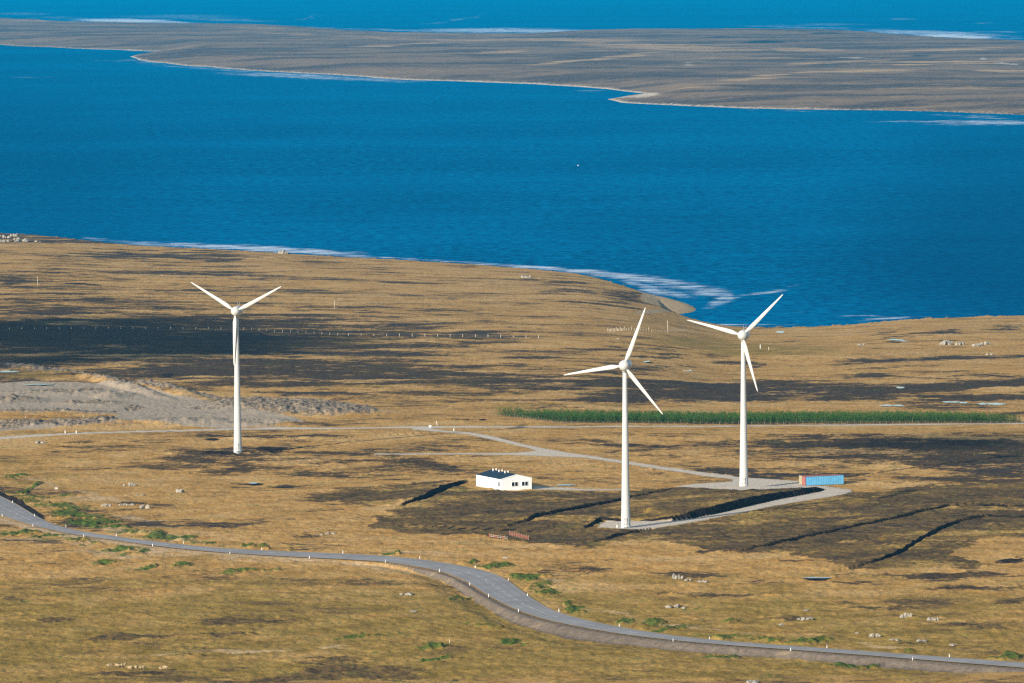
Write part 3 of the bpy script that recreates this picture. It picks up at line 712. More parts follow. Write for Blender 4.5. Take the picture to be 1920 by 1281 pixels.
# main road edges as the photo shows them
TOP = [(-90, 885), (-40, 908), (0, 930), (17, 938), (33.5, 947), (50, 957), (67, 967), (84, 976.5), (104, 985), (134, 993), (168, 999.5), (201, 1004), (252, 1011), (319, 1019), (404, 1028), (505, 1033), (640, 1038.5), (717, 1042), (788, 1049), (855, 1059),
       (909, 1070), (943, 1082), (963, 1096), (983, 1111), (1003, 1126), (1030, 1142), (1064, 1154.5), (1111, 1166), (1158, 1175.5), (1212, 1185), (1280, 1194.5), (1347, 1201.5), (1482, 1211.5), (1616, 1221), (1751, 1231), (1920, 1243), (2080, 1254), (2300, 1268), (2800, 1299)]
BOT = [(-90, 935), (-40, 952), (0, 965.5), (25, 975.5), (50, 983), (84, 991.5), (117, 999), (151, 1005), (201, 1012), (252, 1019), (319, 1028), (370, 1033), (437, 1038.5), (538, 1044.5), (640, 1049), (721, 1053.5), (775, 1062), (822, 1070), (855, 1082),
       (882, 1096), (909, 1114), (943, 1133), (976.5, 1148), (1010, 1159.5), (1060, 1171), (1111, 1181), (1158, 1189), (1212, 1196), (1280, 1203.5), (1381, 1211.5), (1482, 1219), (1616, 1229), (1751, 1239.5), (1920, 1253), (2080, 1266), (2300, 1282), (2800, 1318)]
def resample(P, n):
    P = np.array(P, float); s = np.concatenate([[0], np.cumsum(np.hypot(np.diff(P[:, 0]), np.diff(P[:, 1])))])
    q = np.linspace(0, s[-1], n)
    for _ in range(1): pass
    return np.stack([np.interp(q, s, P[:, 0]), np.interp(q, s, P[:, 1])], 1)
def smooth(A, n):
    for _ in range(n):
        A[1:-1] = 0.25 * A[:-2] + 0.5 * A[1:-1] + 0.25 * A[2:]
    return A
NRD = 420
tg = np.array(gpts(TOP)); bg_ = np.array(gpts(BOT))
tg = smooth(resample(tg, NRD), 14); bg_ = smooth(resample(bg_, NRD), 14)
# pair every far-edge point with the nearest point of the near edge
pair = np.array([np.argmin(((bg_ - t_) ** 2).sum(1)) for t_ in tg])
pair = np.maximum.accumulate(pair)
bp = smooth(bg_[pair].astype(float), 20)
mid = 0.5 * (tg + bp)
ROADP = [tuple(p) for p in tg] + [tuple(p) for p in bp[::-1]]
RD = np.full((NR, NC), -99.0)
w = K0.win(-260, 2790, 870, 1340)
step_ = ROADP[::4]
RD[w] = poly_sd(GX[w], GY[w], step_)
d_near, _, _ = line_sd(GX[w], GY[w], [tuple(p) for p in bp[::4]])
side = Z0(); side[w] = np.where(d_near < 0, -d_near, 0)          # metres on the near side of the near edge
sideok = Z0(); sideok[w] = ((RD[w] < 0) & (d_near < 0)).astype(float)
tpos = (GU - 0)
# graded earth shoulder on the near side, wider to the right
widt = np.interp(GU, [0, 120, 560, 700, 860, 900, 950, 1000, 1060, 1212, 1482, 1751, 1920], [5, 6, 5, 3, 3.5, 4, 5, 6.5, 8, 6.5, 6, 7, 8])
sh = sideok * sstep(widt * 1.1, widt * 0.75, side + fbm(GX, GY, 9.0, 3, 77) * widt * 0.5)
BR = sh * sstep(620, 860, GU)                                    # brown earth
PA = np.maximum(PA, sh * 0.9 * sstep(760, 560, GU))
edge = ((RD < 0) & (RD > -1.6)).astype(float)
# slight embankment: land falls away below the shoulder
drop = sideok * (sstep(1.5, widt * 0.9, side) * (1 - sstep(widt, widt * 3.5, side))) * 1.3 * sstep(500, 900, GU)

# beach, spit and the stony shore
spd = poly_sd(GX, GY, SPIT_XY)
sp = sstep(-2, 4, spd + fbm(GX, GY, 25.0, 2, 44) * 5)
GZ = np.where(spd > -12, np.maximum(GZ, -2.5 + 3.6 * sstep(-9, 8, spd) + 0.8 * sstep(4, 25, spd)), GZ)
BE = np.maximum(BE, 0.8 * sp)
K0.lens(BE, 1270, 573, 30, 9, 1.0); K0.lens(BE, 1225, 584, 40, 4, .9, -.05); K0.lens(BE, 1262, 566, 12, 7, .9)
K0.lens(RU, 1285, 572, 26, 4, .8, .25); K0.lens(RU, 1306, 578, 10, 6, .9)
shore = sstep(16, 5, shore_t + fbm(GX, GY, 30.0, 3, 45) * 10) * (shore_t > -5)
RU = np.maximum(RU, shore * 0.75)
K0.poly(RU, [(-100, 425), (30, 436), (70, 440), (130, 447), (210, 456), (130, 456), (40, 452), (-100, 448)], 6, .22)
HE = np.where((GU < 230) & (GV < 457), np.maximum(HE, .75), HE)

# fine relief: tussocks, heather clumps, broken stone
n1 = fbm(GX, GY, 4.2, 3, 51); n2 = fbm(GX, GY, 1.5, 2, 52); n3 = fbm(GX, GY, 3.2, 3, 53)
hm = sstep(0.35, 0.6, HE + n1 * 0.9)
flat = np.clip(np.maximum.reduce([sstep(.3, .6, TR), sstep(.3, .6, FR), sstep(-3.0, -0.8, RD)]), 0, 1)
amp = (0.34 + 0.22 * hm) * (1 - flat) * (1 - .7 * sstep(.3, .6, GV_)) + 0.03
amp = amp * (1 - 0.7 * sh) * np.interp(GV, [480, 760, 1000, 1150], [0.55, 0.85, 1.25, 1.6])
fine = n1 * amp * 1.1 + n2 * amp * 0.75
fine += sstep(.35, .6, RU) * (n3 * 1.2 + n2 * 0.9) + sstep(.4, .6, GV_) * (n1 * .4 + n2 * .2) * (1 - flat)
fine += sstep(.3, .7, GR) * (0.35 + n1 * 1.0 + n2 * 0.7)
fine += np.clip(HE, 0, 1) * hm * 0.18
GZ = GZ + (fine + MOUND * (1 + n3 * .9)) * (1 - sstep(-2.0, -0.4, RD)) * (shore_t > -2) - drop
GZ = np.where(RD > -0.9, GZ - 0.10, GZ)
PEAT = np.clip(PEAT, 0, 1) * (1 - sstep(-1.5, 0, RD))
w = K0.win(-100, 120, 880, 1000)
d, _, ok = line_sd(GX[w], GY[w], [tuple(p) for p in tg[::4]])
PEAT[w] = np.maximum(PEAT[w], sstep(1.9, 1.2, np.abs(d - .9)) * ok * sstep(110, 60, GU[w]))
K0.lens(PEAT, 1885, 949, 70, 2.2, .9); K0.lens(PEAT, 1890, 969, 80, 2.2, .9); K0.lens(PEAT, 140, 532, 30, 1.5, .9); K0.lens(PEAT, 506, 843, 36, 4, 1); K0.lens(PEAT, 316, 704, 14, 4, 1); K0.lens(PEAT, 410, 849, 40, 2.5, .9); K0.lens(PEAT, 476, 908, 24, 3, .8)
K0.lens(PEAT, 530, 914, 26, 2, .9); K0.lens(PEAT, 400, 824, 20, 3, .8); K0.lens(PEAT, 905, 787, 10, 2, .8); K0.lens(PEAT, 1895, 1051, 26, 4, .9); K0.lens(PEAT, 1532, 1086, 36, 2.5, .7)
gravel = np.clip(np.maximum.reduce([GV_ * .66, TR, FR]), 0, 1)
RUm = np.clip(RU, 0, 1)
brown = BR
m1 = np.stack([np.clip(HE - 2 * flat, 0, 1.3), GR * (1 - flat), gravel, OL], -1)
m2 = np.stack([PEAT, PA, RUm * (1 - flat), BE], -1)
P3 = np.stack([GX, GY, GZ], -1)
fm_ = lambda A: (A[:-1, :-1] + A[1:, :-1] + A[:-1, 1:] + A[1:, 1:]) / 4
f_track, f_far, f_q = fm_(TR) > .5, fm_(FR) > .5, fm_(GV_) > .5
f_far &= ~f_track
f_q &= ~(f_track | f_far)
A_ = dict(m1=m1, m2=m2, brown=brown)
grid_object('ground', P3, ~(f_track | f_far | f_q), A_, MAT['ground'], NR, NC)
grid_object('gravel_track', P3, f_track, A_, MAT['ground'], NR, NC)
grid_object('gravel_road', P3, f_far, A_, MAT['ground'], NR, NC)
grid_object('quarry_ground', P3, f_q, A_, MAT['ground'], NR, NC)

# surrounding land outside the picture, and the hill under the camera
xs = np.arange(-2400, 2401, 30.0); ys = np.concatenate([np.arange(-400, 1100, 20.0), np.arange(1100, 4300, 30.0)])
SX, SY = np.meshgrid(xs, ys)
SZ = z_base(SX, np.maximum(SY, 1.0)) + fbm(SX, SY, 60, 2, 9) * 0.3
au = SX / np.maximum(SY, 1)
SZ -= 5.0 * sstep(cols[0] + 0.002, cols[0] + 0.014, au) * sstep(cols[-1] - 0.002, cols[-1] - 0.014, au) * sstep(1225, 1262, SY)
m1s = np.zeros(SX.shape + (4,)); m1s[..., 0] = 0.14; m1s[..., 3] = .3
grid_object('hills', np.stack([SX, SY, SZ], -1), None, dict(m1=m1s, m2=np.zeros(SX.shape + (4,)), brown=np.zeros(SX.shape)), MAT['ground'], len(ys), len(xs))

# ------------------------------------------------------------------ sea, with foam
vv = np.concatenate([np.array([-80, -70, -60, -45, -30, -18]), np.arange(-8, 100, 0.8), np.arange(100, 470, 2.0), np.arange(470, 625, 1.0), [640, 680, 760]])[::-1]
Dw = CZ * FPX / (vv - VH)
cw = (np.arange(-400, 2321, 3.0) - W / 2) / FPX
WY = np.repeat(Dw[:, None], len(cw), 1); WX = WY * cw[None, :]; WZ = np.zeros_like(WX)
WU, WV = project(WX, WY, WZ)
Kw = Mask(WU, WV, fbm(WX, WY, 60, 3, 61) * 40, fbm(WX, WY, 90, 3, 62) * 5)
FO = np.zeros_like(WX)
FOAM = [(290, 457, 110, 5, .75, .06), (380, 461, 120, 6, .95, .05), (500, 467, 130, 7, 1.1, .05), (600, 473, 100, 6, 1.1, .05), (690, 481, 70, 2.5, .7, .05), (790, 486, 70, 2.5, .7, .05), (910, 495, 90, 3, .75, .07), (1010, 501, 100, 4, .9, .06),
        (1090, 508, 90, 5, .9, .08), (1160, 518, 80, 8, .95, .12), (1230, 528, 90, 11, .85, .12), (1290, 538, 90, 12, .75, .15), (1330, 548, 50, 12, .75, .1), (1350, 563, 26, 14, .85, -.3), (1210, 540, 60, 8, .9, .25), (1260, 550, 50, 8, .7, .25),
        (1420, 550, 70, 3.5, .7, -.12), (1385, 556, 40, 2.5, .55, -.2), (1480, 539, 30, 1.5, .4, -.2), (1490, 585, 24, 1.5, .4, 0), (1400, 609.5, 110, 1.8, .7, 0), (1660, 597, 60, 2.5, .7, -.08), (1620, 593, 50, 1.6, .5, 0),
        (1750, 592.5, 90, 1.6, .55, -.03), (180, 447, 40, 1.5, .5, .06), (120, 440, 20, 1.2, .5, 0),
        (280, 116, 60, 4, .55, .08), (215, 114, 40, 2, .4, 0), (400, 129, 130, 3, .55, .06), (560, 143, 170, 4.5, .8, .04), (680, 149, 140, 4, .7, .03), (1110, 171, 36, 2, .55, 0), (60, 145, 60, 1.6, .35, 0),
        (1760, 228, 130, 2.5, .8, 0), (1880, 231, 140, 5, .9, 0), (1830, 219, 90, 3.5, .6, .05), (1450, 207, 130, 1.4, .4, .03),
        (230, 38.5, 90, 3.2, 1.8, 0), (300, 41, 90, 1.4, 1.0, .02), (180, 36, 90, 2, .6, 0), (330, 31, 130, 4, .45, 0), (420, 37, 110, 3, .5, .03), (40, 26, 60, 2.5, .5, 0), (100, 33, 50, 2, .5, 0), (640, 54, 90, 2, .6, .03), (760, 57, 110, 2.2, .7, .03),
        (920, 57, 160, 4.6, 1.0, 0), (1020, 58, 100, 4, 1.0, 0), (870, 35, 40, 1.2, .6, -.15), (575, 34, 22, 1.2, .6, -.25), (820, 43, 30, 1, .5, -.1), (1500, 51, 130, 2.4, .6, .03), (1560, 46, 80, 3, .45, 0), (1460, 46, 20, 1, .5, 0),
        (1690, 61, 80, 3.4, .9, .05), (1760, 62, 150, 4.5, .9, .04), (1790, 68.5, 80, 3.2, 1.7, .03), (1816, 70, 22, 2.4, 1.8, 0), (1740, 67, 40, 1.6, 1.0, .03), (1870, 60, 60, 1.6, .6, 0), (1895, 72, 30, 1.4, .8, 0), (1690, 36, 22, 1.5, .7, 0), (1845, 43, 20, 1, .6, 0)]
for cu, cv, ru, rv, s, sl_ in FOAM: Kw.lens(FO, cu, cv, ru, rv, s, sl_)
SHADE_WIND = np.zeros_like(WX)  # sea patches where cloud shadow and ruffled water are painted darker
for cu, cv, ru, rv, s, sl_ in [(1950, 470, 420, 200, 1.0, 0), (-60, 330, 420, 230, .6, .1), (1900, 330, 260, 120, .6, 0), (700, 380, 300, 40, .3, 0), (1350, 300, 260, 30, .25, 0), (960, 250, 330, 18, .25, -.02), (400, 240, 300, 22, .3, 0), (1300, 430, 300, 40, .35, .03), (300, 180, 220, 20, .2, 0)]:
    Kw.lens(SHADE_WIND, cu, cv, ru, rv, s, sl_)
grid_object('sea', np.stack([WX, WY, WZ], -1), None, dict(foam=FO, shade_wind=SHADE_WIND), MAT['sea'], len(vv), len(cw))
# the same sea outside the picture
so_ = []
for x0, x1, y0, y1 in ((-60000, 60000, -3000, 120000),):
    o = link_mesh('sea', [(x0, y0, -1.2), (x1, y0, -1.2), (x1, y1, -1.2), (x0, y1, -1.2)], [(0, 1, 2, 3)], MAT['sea'], smooth=False); o['kind'] = 'structure'

# ------------------------------------------------------------------ the low island across the bay
ISL = [(-420, 80), (0, 84), (60, 87), (130, 90.5), (220, 94), (296, 96), (262, 102), (244, 107), (262, 113), (350, 124), (480, 133), (640, 141.5), (760, 149), (900, 154), (1000, 158), (1070, 162), (1140, 167), (1180, 172), (1214, 175.5),
       (1180, 180), (1140, 187), (1165, 192), (1240, 196.5), (1400, 203), (1560, 206), (1650, 207), (1760, 210), (1920, 216), (2400, 226),
       (2400, 84), (1920, 76), (1830, 73), (1740, 69), (1680, 64), (1620, 59), (1540, 55), (1400, 53), (1200, 54), (1110, 56), (1050, 60), (1000, 62), (900, 62), (820, 61), (740, 60), (640, 56), (560, 50), (500, 46), (420, 44), (300, 43), (200, 42),
       (120, 40), (60, 36), (0, 33), (-420, 28)]
iv = np.arange(232, 22, -0.7)
Di = CZ * FPX / (iv - VH)
ci = (np.arange(-300, 2221, 2.2) - W / 2) / FPX
IY = np.repeat(Di[:, None], len(ci), 1); IX = IY * ci[None, :]
IU, IV = project(IX, IY, np.zeros_like(IX))
VS = 6.0
ju = fbm(IX, IY, 160, 4, 81) * 14; jv = fbm(IX, IY, 260, 4, 82) * 3.2
ID = poly_sd(IU + ju, (IV + jv) * VS, [(a, b * VS) for a, b in ISL])      # about metres-like pixel distance to the shore
rise = sstep(0, 90, ID)
IZ = np.where(ID > 0, 0.3 + 1.6 * sstep(0, 10, ID) + 9.0 * rise * (1 + fbm(IX, IY, 900, 3, 83)), -6 * sstep(0, 12, -ID))
IZ = IZ + (ID > 6) * (fbm(IX, IY, 30, 3, 84) * 2.4)
Ki = Mask(IU, IV, fbm(IX, IY, 320, 6, 85) * 130, fbm(IX, IY, 320, 6, 86) * 13)
TN, DK, BH = np.zeros_like(IX), np.zeros_like(IX), np.zeros_like(IX)
for cu, cv, ru, rv, s, sl_ in [(700, 80, 130, 3, .7, .03), (840, 70, 170, 2.5, .6, 0), (640, 82, 60, 3, .6, 0), (760, 95, 120, 3, .7, -.05), (920, 84, 170, 3, .8, 0), (1080, 84, 160, 2.5, .8, .02), (1250, 97, 200, 4, .8, 0), (1150, 90, 120, 3, .6, 0),
                               (930, 108, 60, 3, .7, -.03), (1050, 128, 100, 3, .75, -.1), (1160, 117, 110, 4, .8, -.1), (1320, 103, 160, 3.5, .8, 0), (1500, 101, 90, 3, .9, 0), (1760, 103, 150, 2, .9, 0), (1400, 118, 150, 3, .6, 0), (1560, 128, 140, 4, .8, -.06),
                               (1480, 158, 170, 3.5, .8, -.08), (1640, 150, 150, 3.5, .8, -.02), (1760, 130, 190, 5, .75, -.03), (1890, 147, 70, 4, .9, 0), (1330, 175, 130, 3, .6, -.06), (1720, 180, 170, 5, .55, 0), (1900, 120, 60, 4, .7, 0),
                               (470, 62, 110, 3, .6, .02), (560, 72, 100, 3, .55, .02), (620, 68, 80, 2, .6, 0), (440, 55, 130, 2, .3, 0), (1000, 65, 160, 2, .5, 0), (1350, 57, 160, 2, .5, 0), (60, 42, 120, 3, .7, 0)]:
    Ki.lens(TN, cu, cv, ru, rv, s, sl_)
for cu, cv, ru, rv, s in [(1470, 65, 70, 2.5, 1.1), (1370, 80, 50, 2, .8), (1440, 80, 70, 1.6, .8), (1425, 90, 50, 2, .7), (1300, 90, 90, 3, .5), (1600, 82, 200, 6, .4), (1575, 73, 40, 1.4, .7), (1740, 113, 40, 1.4, .7), (1880, 82, 50, 2, .8), (1100, 78, 120, 2.5, .5),
                          (1420, 106, 50, 1.6, .7), (1860, 92, 50, 3, .45), (1000, 80, 80, 2, .4)]:
    Ki.lens(DK, cu, cv, ru, rv, s)
near_sh = (IV > 78) & (IV > np.interp(IU, [0, 300, 700, 1200, 1920], [66, 84, 110, 130, 150]))
BH = np.where(near_sh, 0.85 * sstep(10, 2, ID) * np.interp(IU, [0, 230, 500, 640, 900, 1480, 1700, 1920], [.45, .8, .7, .75, .95, .8, .45, .4]), sstep(8, 2, ID) * .4)
for cu, cv, ru, rv, s in [(1600, 117, 70, 1.2, .7), (1290, 132, 14, 2.5, .9), (1900, 130, 20, 3, .7), (1835, 119, 8, 1.4, .8), (1200, 186, 40, 3, 1), (1190, 176, 30, 1.5, 1)]: Ki.lens(BH, cu, cv, ru, rv, s)
fi = (ID > -14); f_isl = fi[:-1, :-1] | fi[1:, 1:]
grid_object('island', np.stack([IX, IY, IZ], -1), f_isl, dict(m1=np.stack([TN, BH, DK, np.zeros_like(TN)], -1)), MAT['island'], len(iv), len(ci))

# ------------------------------------------------------------------ paved road, centre dashes
def zg(x, y): return float(z_full(np.array([x]), np.array([y]))[0])
ztop = z_full(tg[:, 0], tg[:, 1]); zbot = z_full(bp[:, 0], bp[:, 1])
NX = 7
rv_, rf_ = [], []
for i in range(NRD):
    for j in range(NX):
        t = j / (NX - 1)
        q = tg[i] * (1 - t) + bp[i] * t
        camber = 0.07 * (1 - (2 * t - 1) ** 2)
        rv_.append((q[0], q[1], ztop[i] * (1 - t) + zbot[i] * t + 0.10 + camber))
for i in range(NRD - 1):
    for j in range(NX - 1):
        a = i * NX + j
        rf_.append((a, a + NX, a + NX + 1, a + 1))
o = link_mesh('road', rv_, rf_, MAT['asphalt']); o['kind'] = 'structure'
A = o.data.attributes.new('across', 'FLOAT', 'POINT'); A.data.foreach_set('value', np.tile(np.linspace(0, 1, NX), NRD).astype(np.float32))
bm = bmesh.new(); bm.from_mesh(o.data); bmesh.ops.recalc_face_normals(bm, faces=bm.faces)
if sum(f.normal.z for f in bm.faces) < 0: bmesh.ops.reverse_faces(bm, faces=bm.faces)
bm.to_mesh(o.data); bm.free()
mz = 0.5 * (ztop + zbot) + 0.178
seg = np.concatenate([[0], np.cumsum(np.hypot(*np.diff(mid, axis=0).T))])
mk = MB(); s0 = 2.0
def along(s):
    return np.array([np.interp(s, seg, mid[:, 0]), np.interp(s, seg, mid[:, 1]), np.interp(s, seg, mz)])
while s0 < seg[-1] - 4:
    a, b = along(s0), along(s0 + 3.0)
    d = (b - a) / np.linalg.norm(b - a); n = np.array([-d[1], d[0], 0]) * 0.075
    mk.add([a - n, b - n, b + n, a + n], [(0, 1, 2, 3)])
    s0 += 9.0
o = mk.build('road_marking', MAT['paint']); o['kind'] = 'structure'

# ------------------------------------------------------------------ wind turbines
HUB = 44.2
def blade_mesh(name, mat, parent):
    st = [(0.9, .62, 1.0, 18), (1.6, .66, .95, 17), (2.4, 1.0, .55, 15), (3.3, 1.28, .36, 13), (4.6, 1.22, .30, 10), (6.5, 1.08, .26, 7.5), (9, .90, .22, 5), (11.5, .72, .19, 3), (14, .54, .17, 1.5), (15.8, .40, .16, .5), (16.5, .28, .15, 0), (16.9, .10, .15, 0)]
    v, f, n = [], [], 14
    for r, c, th, tw in st:
        for j in range(n):
            t = 2 * math.pi * j / n
            x = (0.5 * math.cos(t) + 0.18 * (1 - th)) * c
            sharp = 1.0 if th > 0.9 else (0.55 + 0.45 * math.cos(t * 0.5) ** 2)
            y = 0.5 * math.sin(t) * c * th * sharp
            tw_ = R(tw)
            v.append((x * math.cos(tw_) - y * math.sin(tw_), x * math.sin(tw_) + y * math.cos(tw_), r))
    for i in range(len(st) - 1):
        for j in range(n):
            k2 = (j + 1) % n
            f.append((i * n + j, i * n + k2, (i + 1) * n + k2, (i + 1) * n + j))
    f.append(tuple(range((len(st) - 1) * n, len(st) * n)))
    return link_mesh(name, v, f, mat, parent)

def lathe(prof, n, axis='z'):
    v, f = [], []
    for r, z in prof:
        for j in range(n):
            t = 2 * math.pi * j / n
            p = (r * math.cos(t), r * math.sin(t), z)
            if axis == 'y': p = (p[0], -z, p[1])
            v.append(p)
    for i in range(len(prof) - 1):
        for j in range(n):
            k2 = (j + 1) % n
            f.append((i * n + j, i * n + k2, (i + 1) * n + k2, (i + 1) * n + j))
    f.append(tuple(range(n))[::-1]); f.append(tuple(range((len(prof) - 1) * n, len(prof) * n)))
    return v, f

def make_turbine():
    t = thing('wind_turbine', (0, 0, 0))
    v, f = lathe([(1.36, -1.5), (1.36, 0.1), (1.33, 0.3), (1.24, 3), (1.13, 8), (1.0, 15), (0.86, 24), (0.73, 33), (0.64, 40), (0.60, HUB - 1.3)], 32)
    tw = MB(); tw.add(v, f); tower = tw.build('tower', MAT['white'], t, True)
    m = MB()
    for zf_, r_ in ((15.0, 1.0), (29.0, 0.79)):
        m = MB(); v, f = lathe([(r_ + .012, zf_ - .06), (r_ + .03, zf_), (r_ + .008, zf_ + .06)], 32); m.add(v, f)
        m.build('flange', MAT['white'], tower, True)
    m = MB(); m.box((0.15, -1.27, 2.0), (0.85, 0.10, 2.0)); d = m.build('door', MAT['steel'], tower)
    m = MB(); m.box((0.15, -1.65, 0.5), (1.1, 0.8, 0.1)); m.box((0.15, -2.15, 0.27), (1.1, 0.3, 0.08))
    for x in (-.38, .68): m.tube([(x, -2.0, 0.0), (x, -2.0, 1.5), (x, -1.35, 1.6)], 0.035, 6)
    m.build('step', MAT['steel'], tower)
    # everything that turns with the wind sits under the nacelle, facing -Y
    v, f = lathe([(0.55, -4.6), (1.0, -4.2), (1.38, -3.2), (1.52, -2.0), (1.55, -0.9), (1.53, 0.0), (1.48, 0.55)], 32, 'y')
    m = MB(); m.add(v, f)
    v, f = lathe([(0.66, HUB - 2.0), (0.74, HUB - 1.2), (0.80, HUB - 0.9)], 28)
    nac = m.build('nacelle', MAT['white'], t, True)
    for vert in nac.data.vertices: vert.co.z += HUB
    m = MB(); m.add([(x, y + 0.0, z) for x, y, z in v], f); m.build('yaw_collar', MAT['white'], t, True)
    mm = MB()
    for x in (-.35, .35): mm.tube([(x, 2.6, HUB + 1.25), (x, 2.6, HUB + 2.5)], 0.04, 6)
    mm.tube([(-.35, 2.6, HUB + 2.0), (.35, 2.6, HUB + 2.0)], 0.03, 6); mm.tube([(-.45, 2.6, HUB + 2.5), (-.25, 2.6, HUB + 2.5)], 0.07, 6); mm.tube([(.25, 2.6, HUB + 2.5), (.45, 2.6, HUB + 2.5)], 0.07, 6)
    mm.build('weather_mast', MAT['steel'], nac)
    prof = [(1.46, 0.60)] + [(1.50 * math.cos(a), 0.75 + 1.62 * math.sin(a)) for a in np.linspace(0, math.pi / 2 - 0.04, 14)]
    v, f = lathe(prof, 32, 'y')
    m = MB(); m.add(v, f); hub = m.build('hub', MAT['white'], t, True)
    hub.location = (0, 0, HUB)
    for i in range(3): 
        b = blade_mesh('blade', MAT['white'], hub)
        b.location = (0, -1.15, 0)
        b.rotation_euler = (0, R(120 * i), 0)
        cu = MB(); vv_, ff_ = lathe([(0.40, 1.05), (0.44, 1.3), (0.40, 1.62)], 18); cu.add(vv_, ff_)
    return t
proto = make_turbine()
YAW = R(-13)
for i, (u, v, ang, lab) in enumerate([
        (446, 851, 148.0, 'white wind turbine before the grey quarry, one blade hanging straight down its tower'),
        (1173.3, 991, 69.3, 'tallest white wind turbine, below the black peat bank, one blade almost level'),
        (1394.7, 917, 45.2, 'white wind turbine beside the blue container, two blades raised in a wide open V')]):
    t = proto if i == 0 else copy_tree(proto)
    x, y = ground(u, v); x, y = float(x), float(y)
    t.location = (x, y, zg(x, y) - 0.05); t.rotation_euler = (0, 0, YAW)
    tag(t, lab, 'wind turbine', 'white wind turbines of the small wind farm')
    hub = [c for c in t.children if c.name.startswith('hub')][0]
    hub.rotation_euler = (0, R(90 - ang), 0)

# ------------------------------------------------------------------ white building with the navy roof
u0, v0 = 940, 920.5
x, y = ground(u0, v0); x, y = float(x), float(y)
bz = min(zg(x, y), zg(x - 6, y + 14)) - 0.25
b = thing('building', (x, y, bz), math.atan2(0.42, 0.91))           # local +X along the gable wall, local +Y along the long wall
tag(b, 'long white single storey building with a dark navy gable roof and two double windows', 'building')
BW, BL, BH_, RISE = 9.7, 17.5, 3.75, 1.15
m = MB()
P = [(0, 0, -1), (BW, 0, -1), (BW, 0, BH_), (BW / 2, 0, BH_ + RISE), (0, 0, BH_)]
V5 = P + [(a, BL, c) for a, _, c in P]
m.add(V5, [(0, 1, 2, 3, 4), (9, 8, 7, 6, 5), (0, 4, 9, 5), (1, 6, 7, 2), (0, 5, 6, 1), (4, 3, 8, 9), (3, 2, 7, 8)])
m.build('wall', MAT['wall'], b)
m = MB(); th = 0.07; ov = 0.06
for sx in (0, 1):
    xe, xr = (-ov * 2, BW / 2) if sx == 0 else (BW + ov * 2, BW / 2)
    ze = BH_ - ov * 2 * RISE / (BW / 2)
    a = [(xe, 0.14, ze + .004), (xr, 0.14, BH_ + RISE + .004), (xr, BL + .1, BH_ + RISE + .004), (xe, BL + .1, ze + .004)]
    m.add(a + [(p[0], p[1], p[2] + th) for p in a], [(0, 1, 2, 3), (7, 6, 5, 4), (0, 4, 5, 1), (1, 5, 6, 2), (2, 6, 7, 3), (3, 7, 4, 0)])
    for kx in range(1, 12):
        yy = 0.14 + kx * (BL - .1) / 12
        m.tube([(xe, yy, ze + th + .02), (xr, yy, BH_ + RISE + th + .02)], 0.03, 4)
roof = m.build('roof', MAT['roof'], b)
m = MB()
for sx in (0, 1):
    xe = -ov * 2 if sx == 0 else BW + ov * 2
    ze = BH_ - ov * 2 * RISE / (BW / 2)
    a = [(xe, -.04, ze - .16), (BW / 2, -.04, BH_ + RISE - .16), (BW / 2, -.04, BH_ + RISE + .10), (xe, -.04, ze + .10)]
    m.add(a + [(p[0], .137, p[2]) for p in a], [(0, 1, 2, 3), (7, 6, 5, 4), (0, 4, 5, 1), (1, 5, 6, 2), (2, 6, 7, 3), (3, 7, 4, 0)])
m.build('gable_trim', MAT['frame'], b)
for i in range(6):
    yy = 6.8 + 4.15 * (i // 2)
    xx = BW / 2 + (-.5 if i % 2 == 0 else .5)
    zz = BH_ + RISE * (1 - abs(xx - BW / 2) / (BW / 2))
    m = MB(); m.tube([(xx, yy, zz - .1), (xx, yy, zz + .50)], 0.17, 12)
    v_, f_ = lathe([(0.24, zz + .48), (0.26, zz + .55), (0.16, zz + .68), (0.03, zz + .74)], 12); m.add([(p[0] + xx, p[1] + yy, p[2]) for p in v_], f_)
    m.build('roof_vent', MAT['frame'], roof)
for x0 in (3.35, 6.55):
    m = MB()
    for a, c in (((x0 + .95, -.02, 1.55), (2.06, .09, .08)), ((x0 + .95, -.02, 2.77), (2.06, .09, .08)), ((x0 - .04, -.02, 2.16), (.08, .09, 1.14)), ((x0 + .95, -.02, 2.16), (.16, .09, 1.14)), ((x0 + 1.94, -.02, 2.16), (.08, .09, 1.14))): m.box(a, c)
    wf = m.build('window', MAT['frame'], b)
    for xc in (x0 + .435, x0 + 1.465):
        m = MB(); m.box((xc, .01, 2.16), (.87, .04, 1.138)); m.build('pane', MAT['glass'], wf)
m = MB()
for a, c in (((-.02, 1.55, 1.50), (.09, 1.50, .08)), ((-.02, 1.55, 2.92), (.09, 1.50, .08)), ((-.02, .84, 2.21), (.09, .08, 1.34)), ((-.02, 1.55, 2.21), (.09, .18, 1.34)), ((-.02, 2.26, 2.21), (.09, .08, 1.34))): m.box(a, c)
wf = m.build('window', MAT['frame'], b)
for yc in (1.17, 1.93):
    m = MB(); m.box((.01, yc, 2.21), (.04, .578, 1.338)); m.build('pane', MAT['glass'], wf)

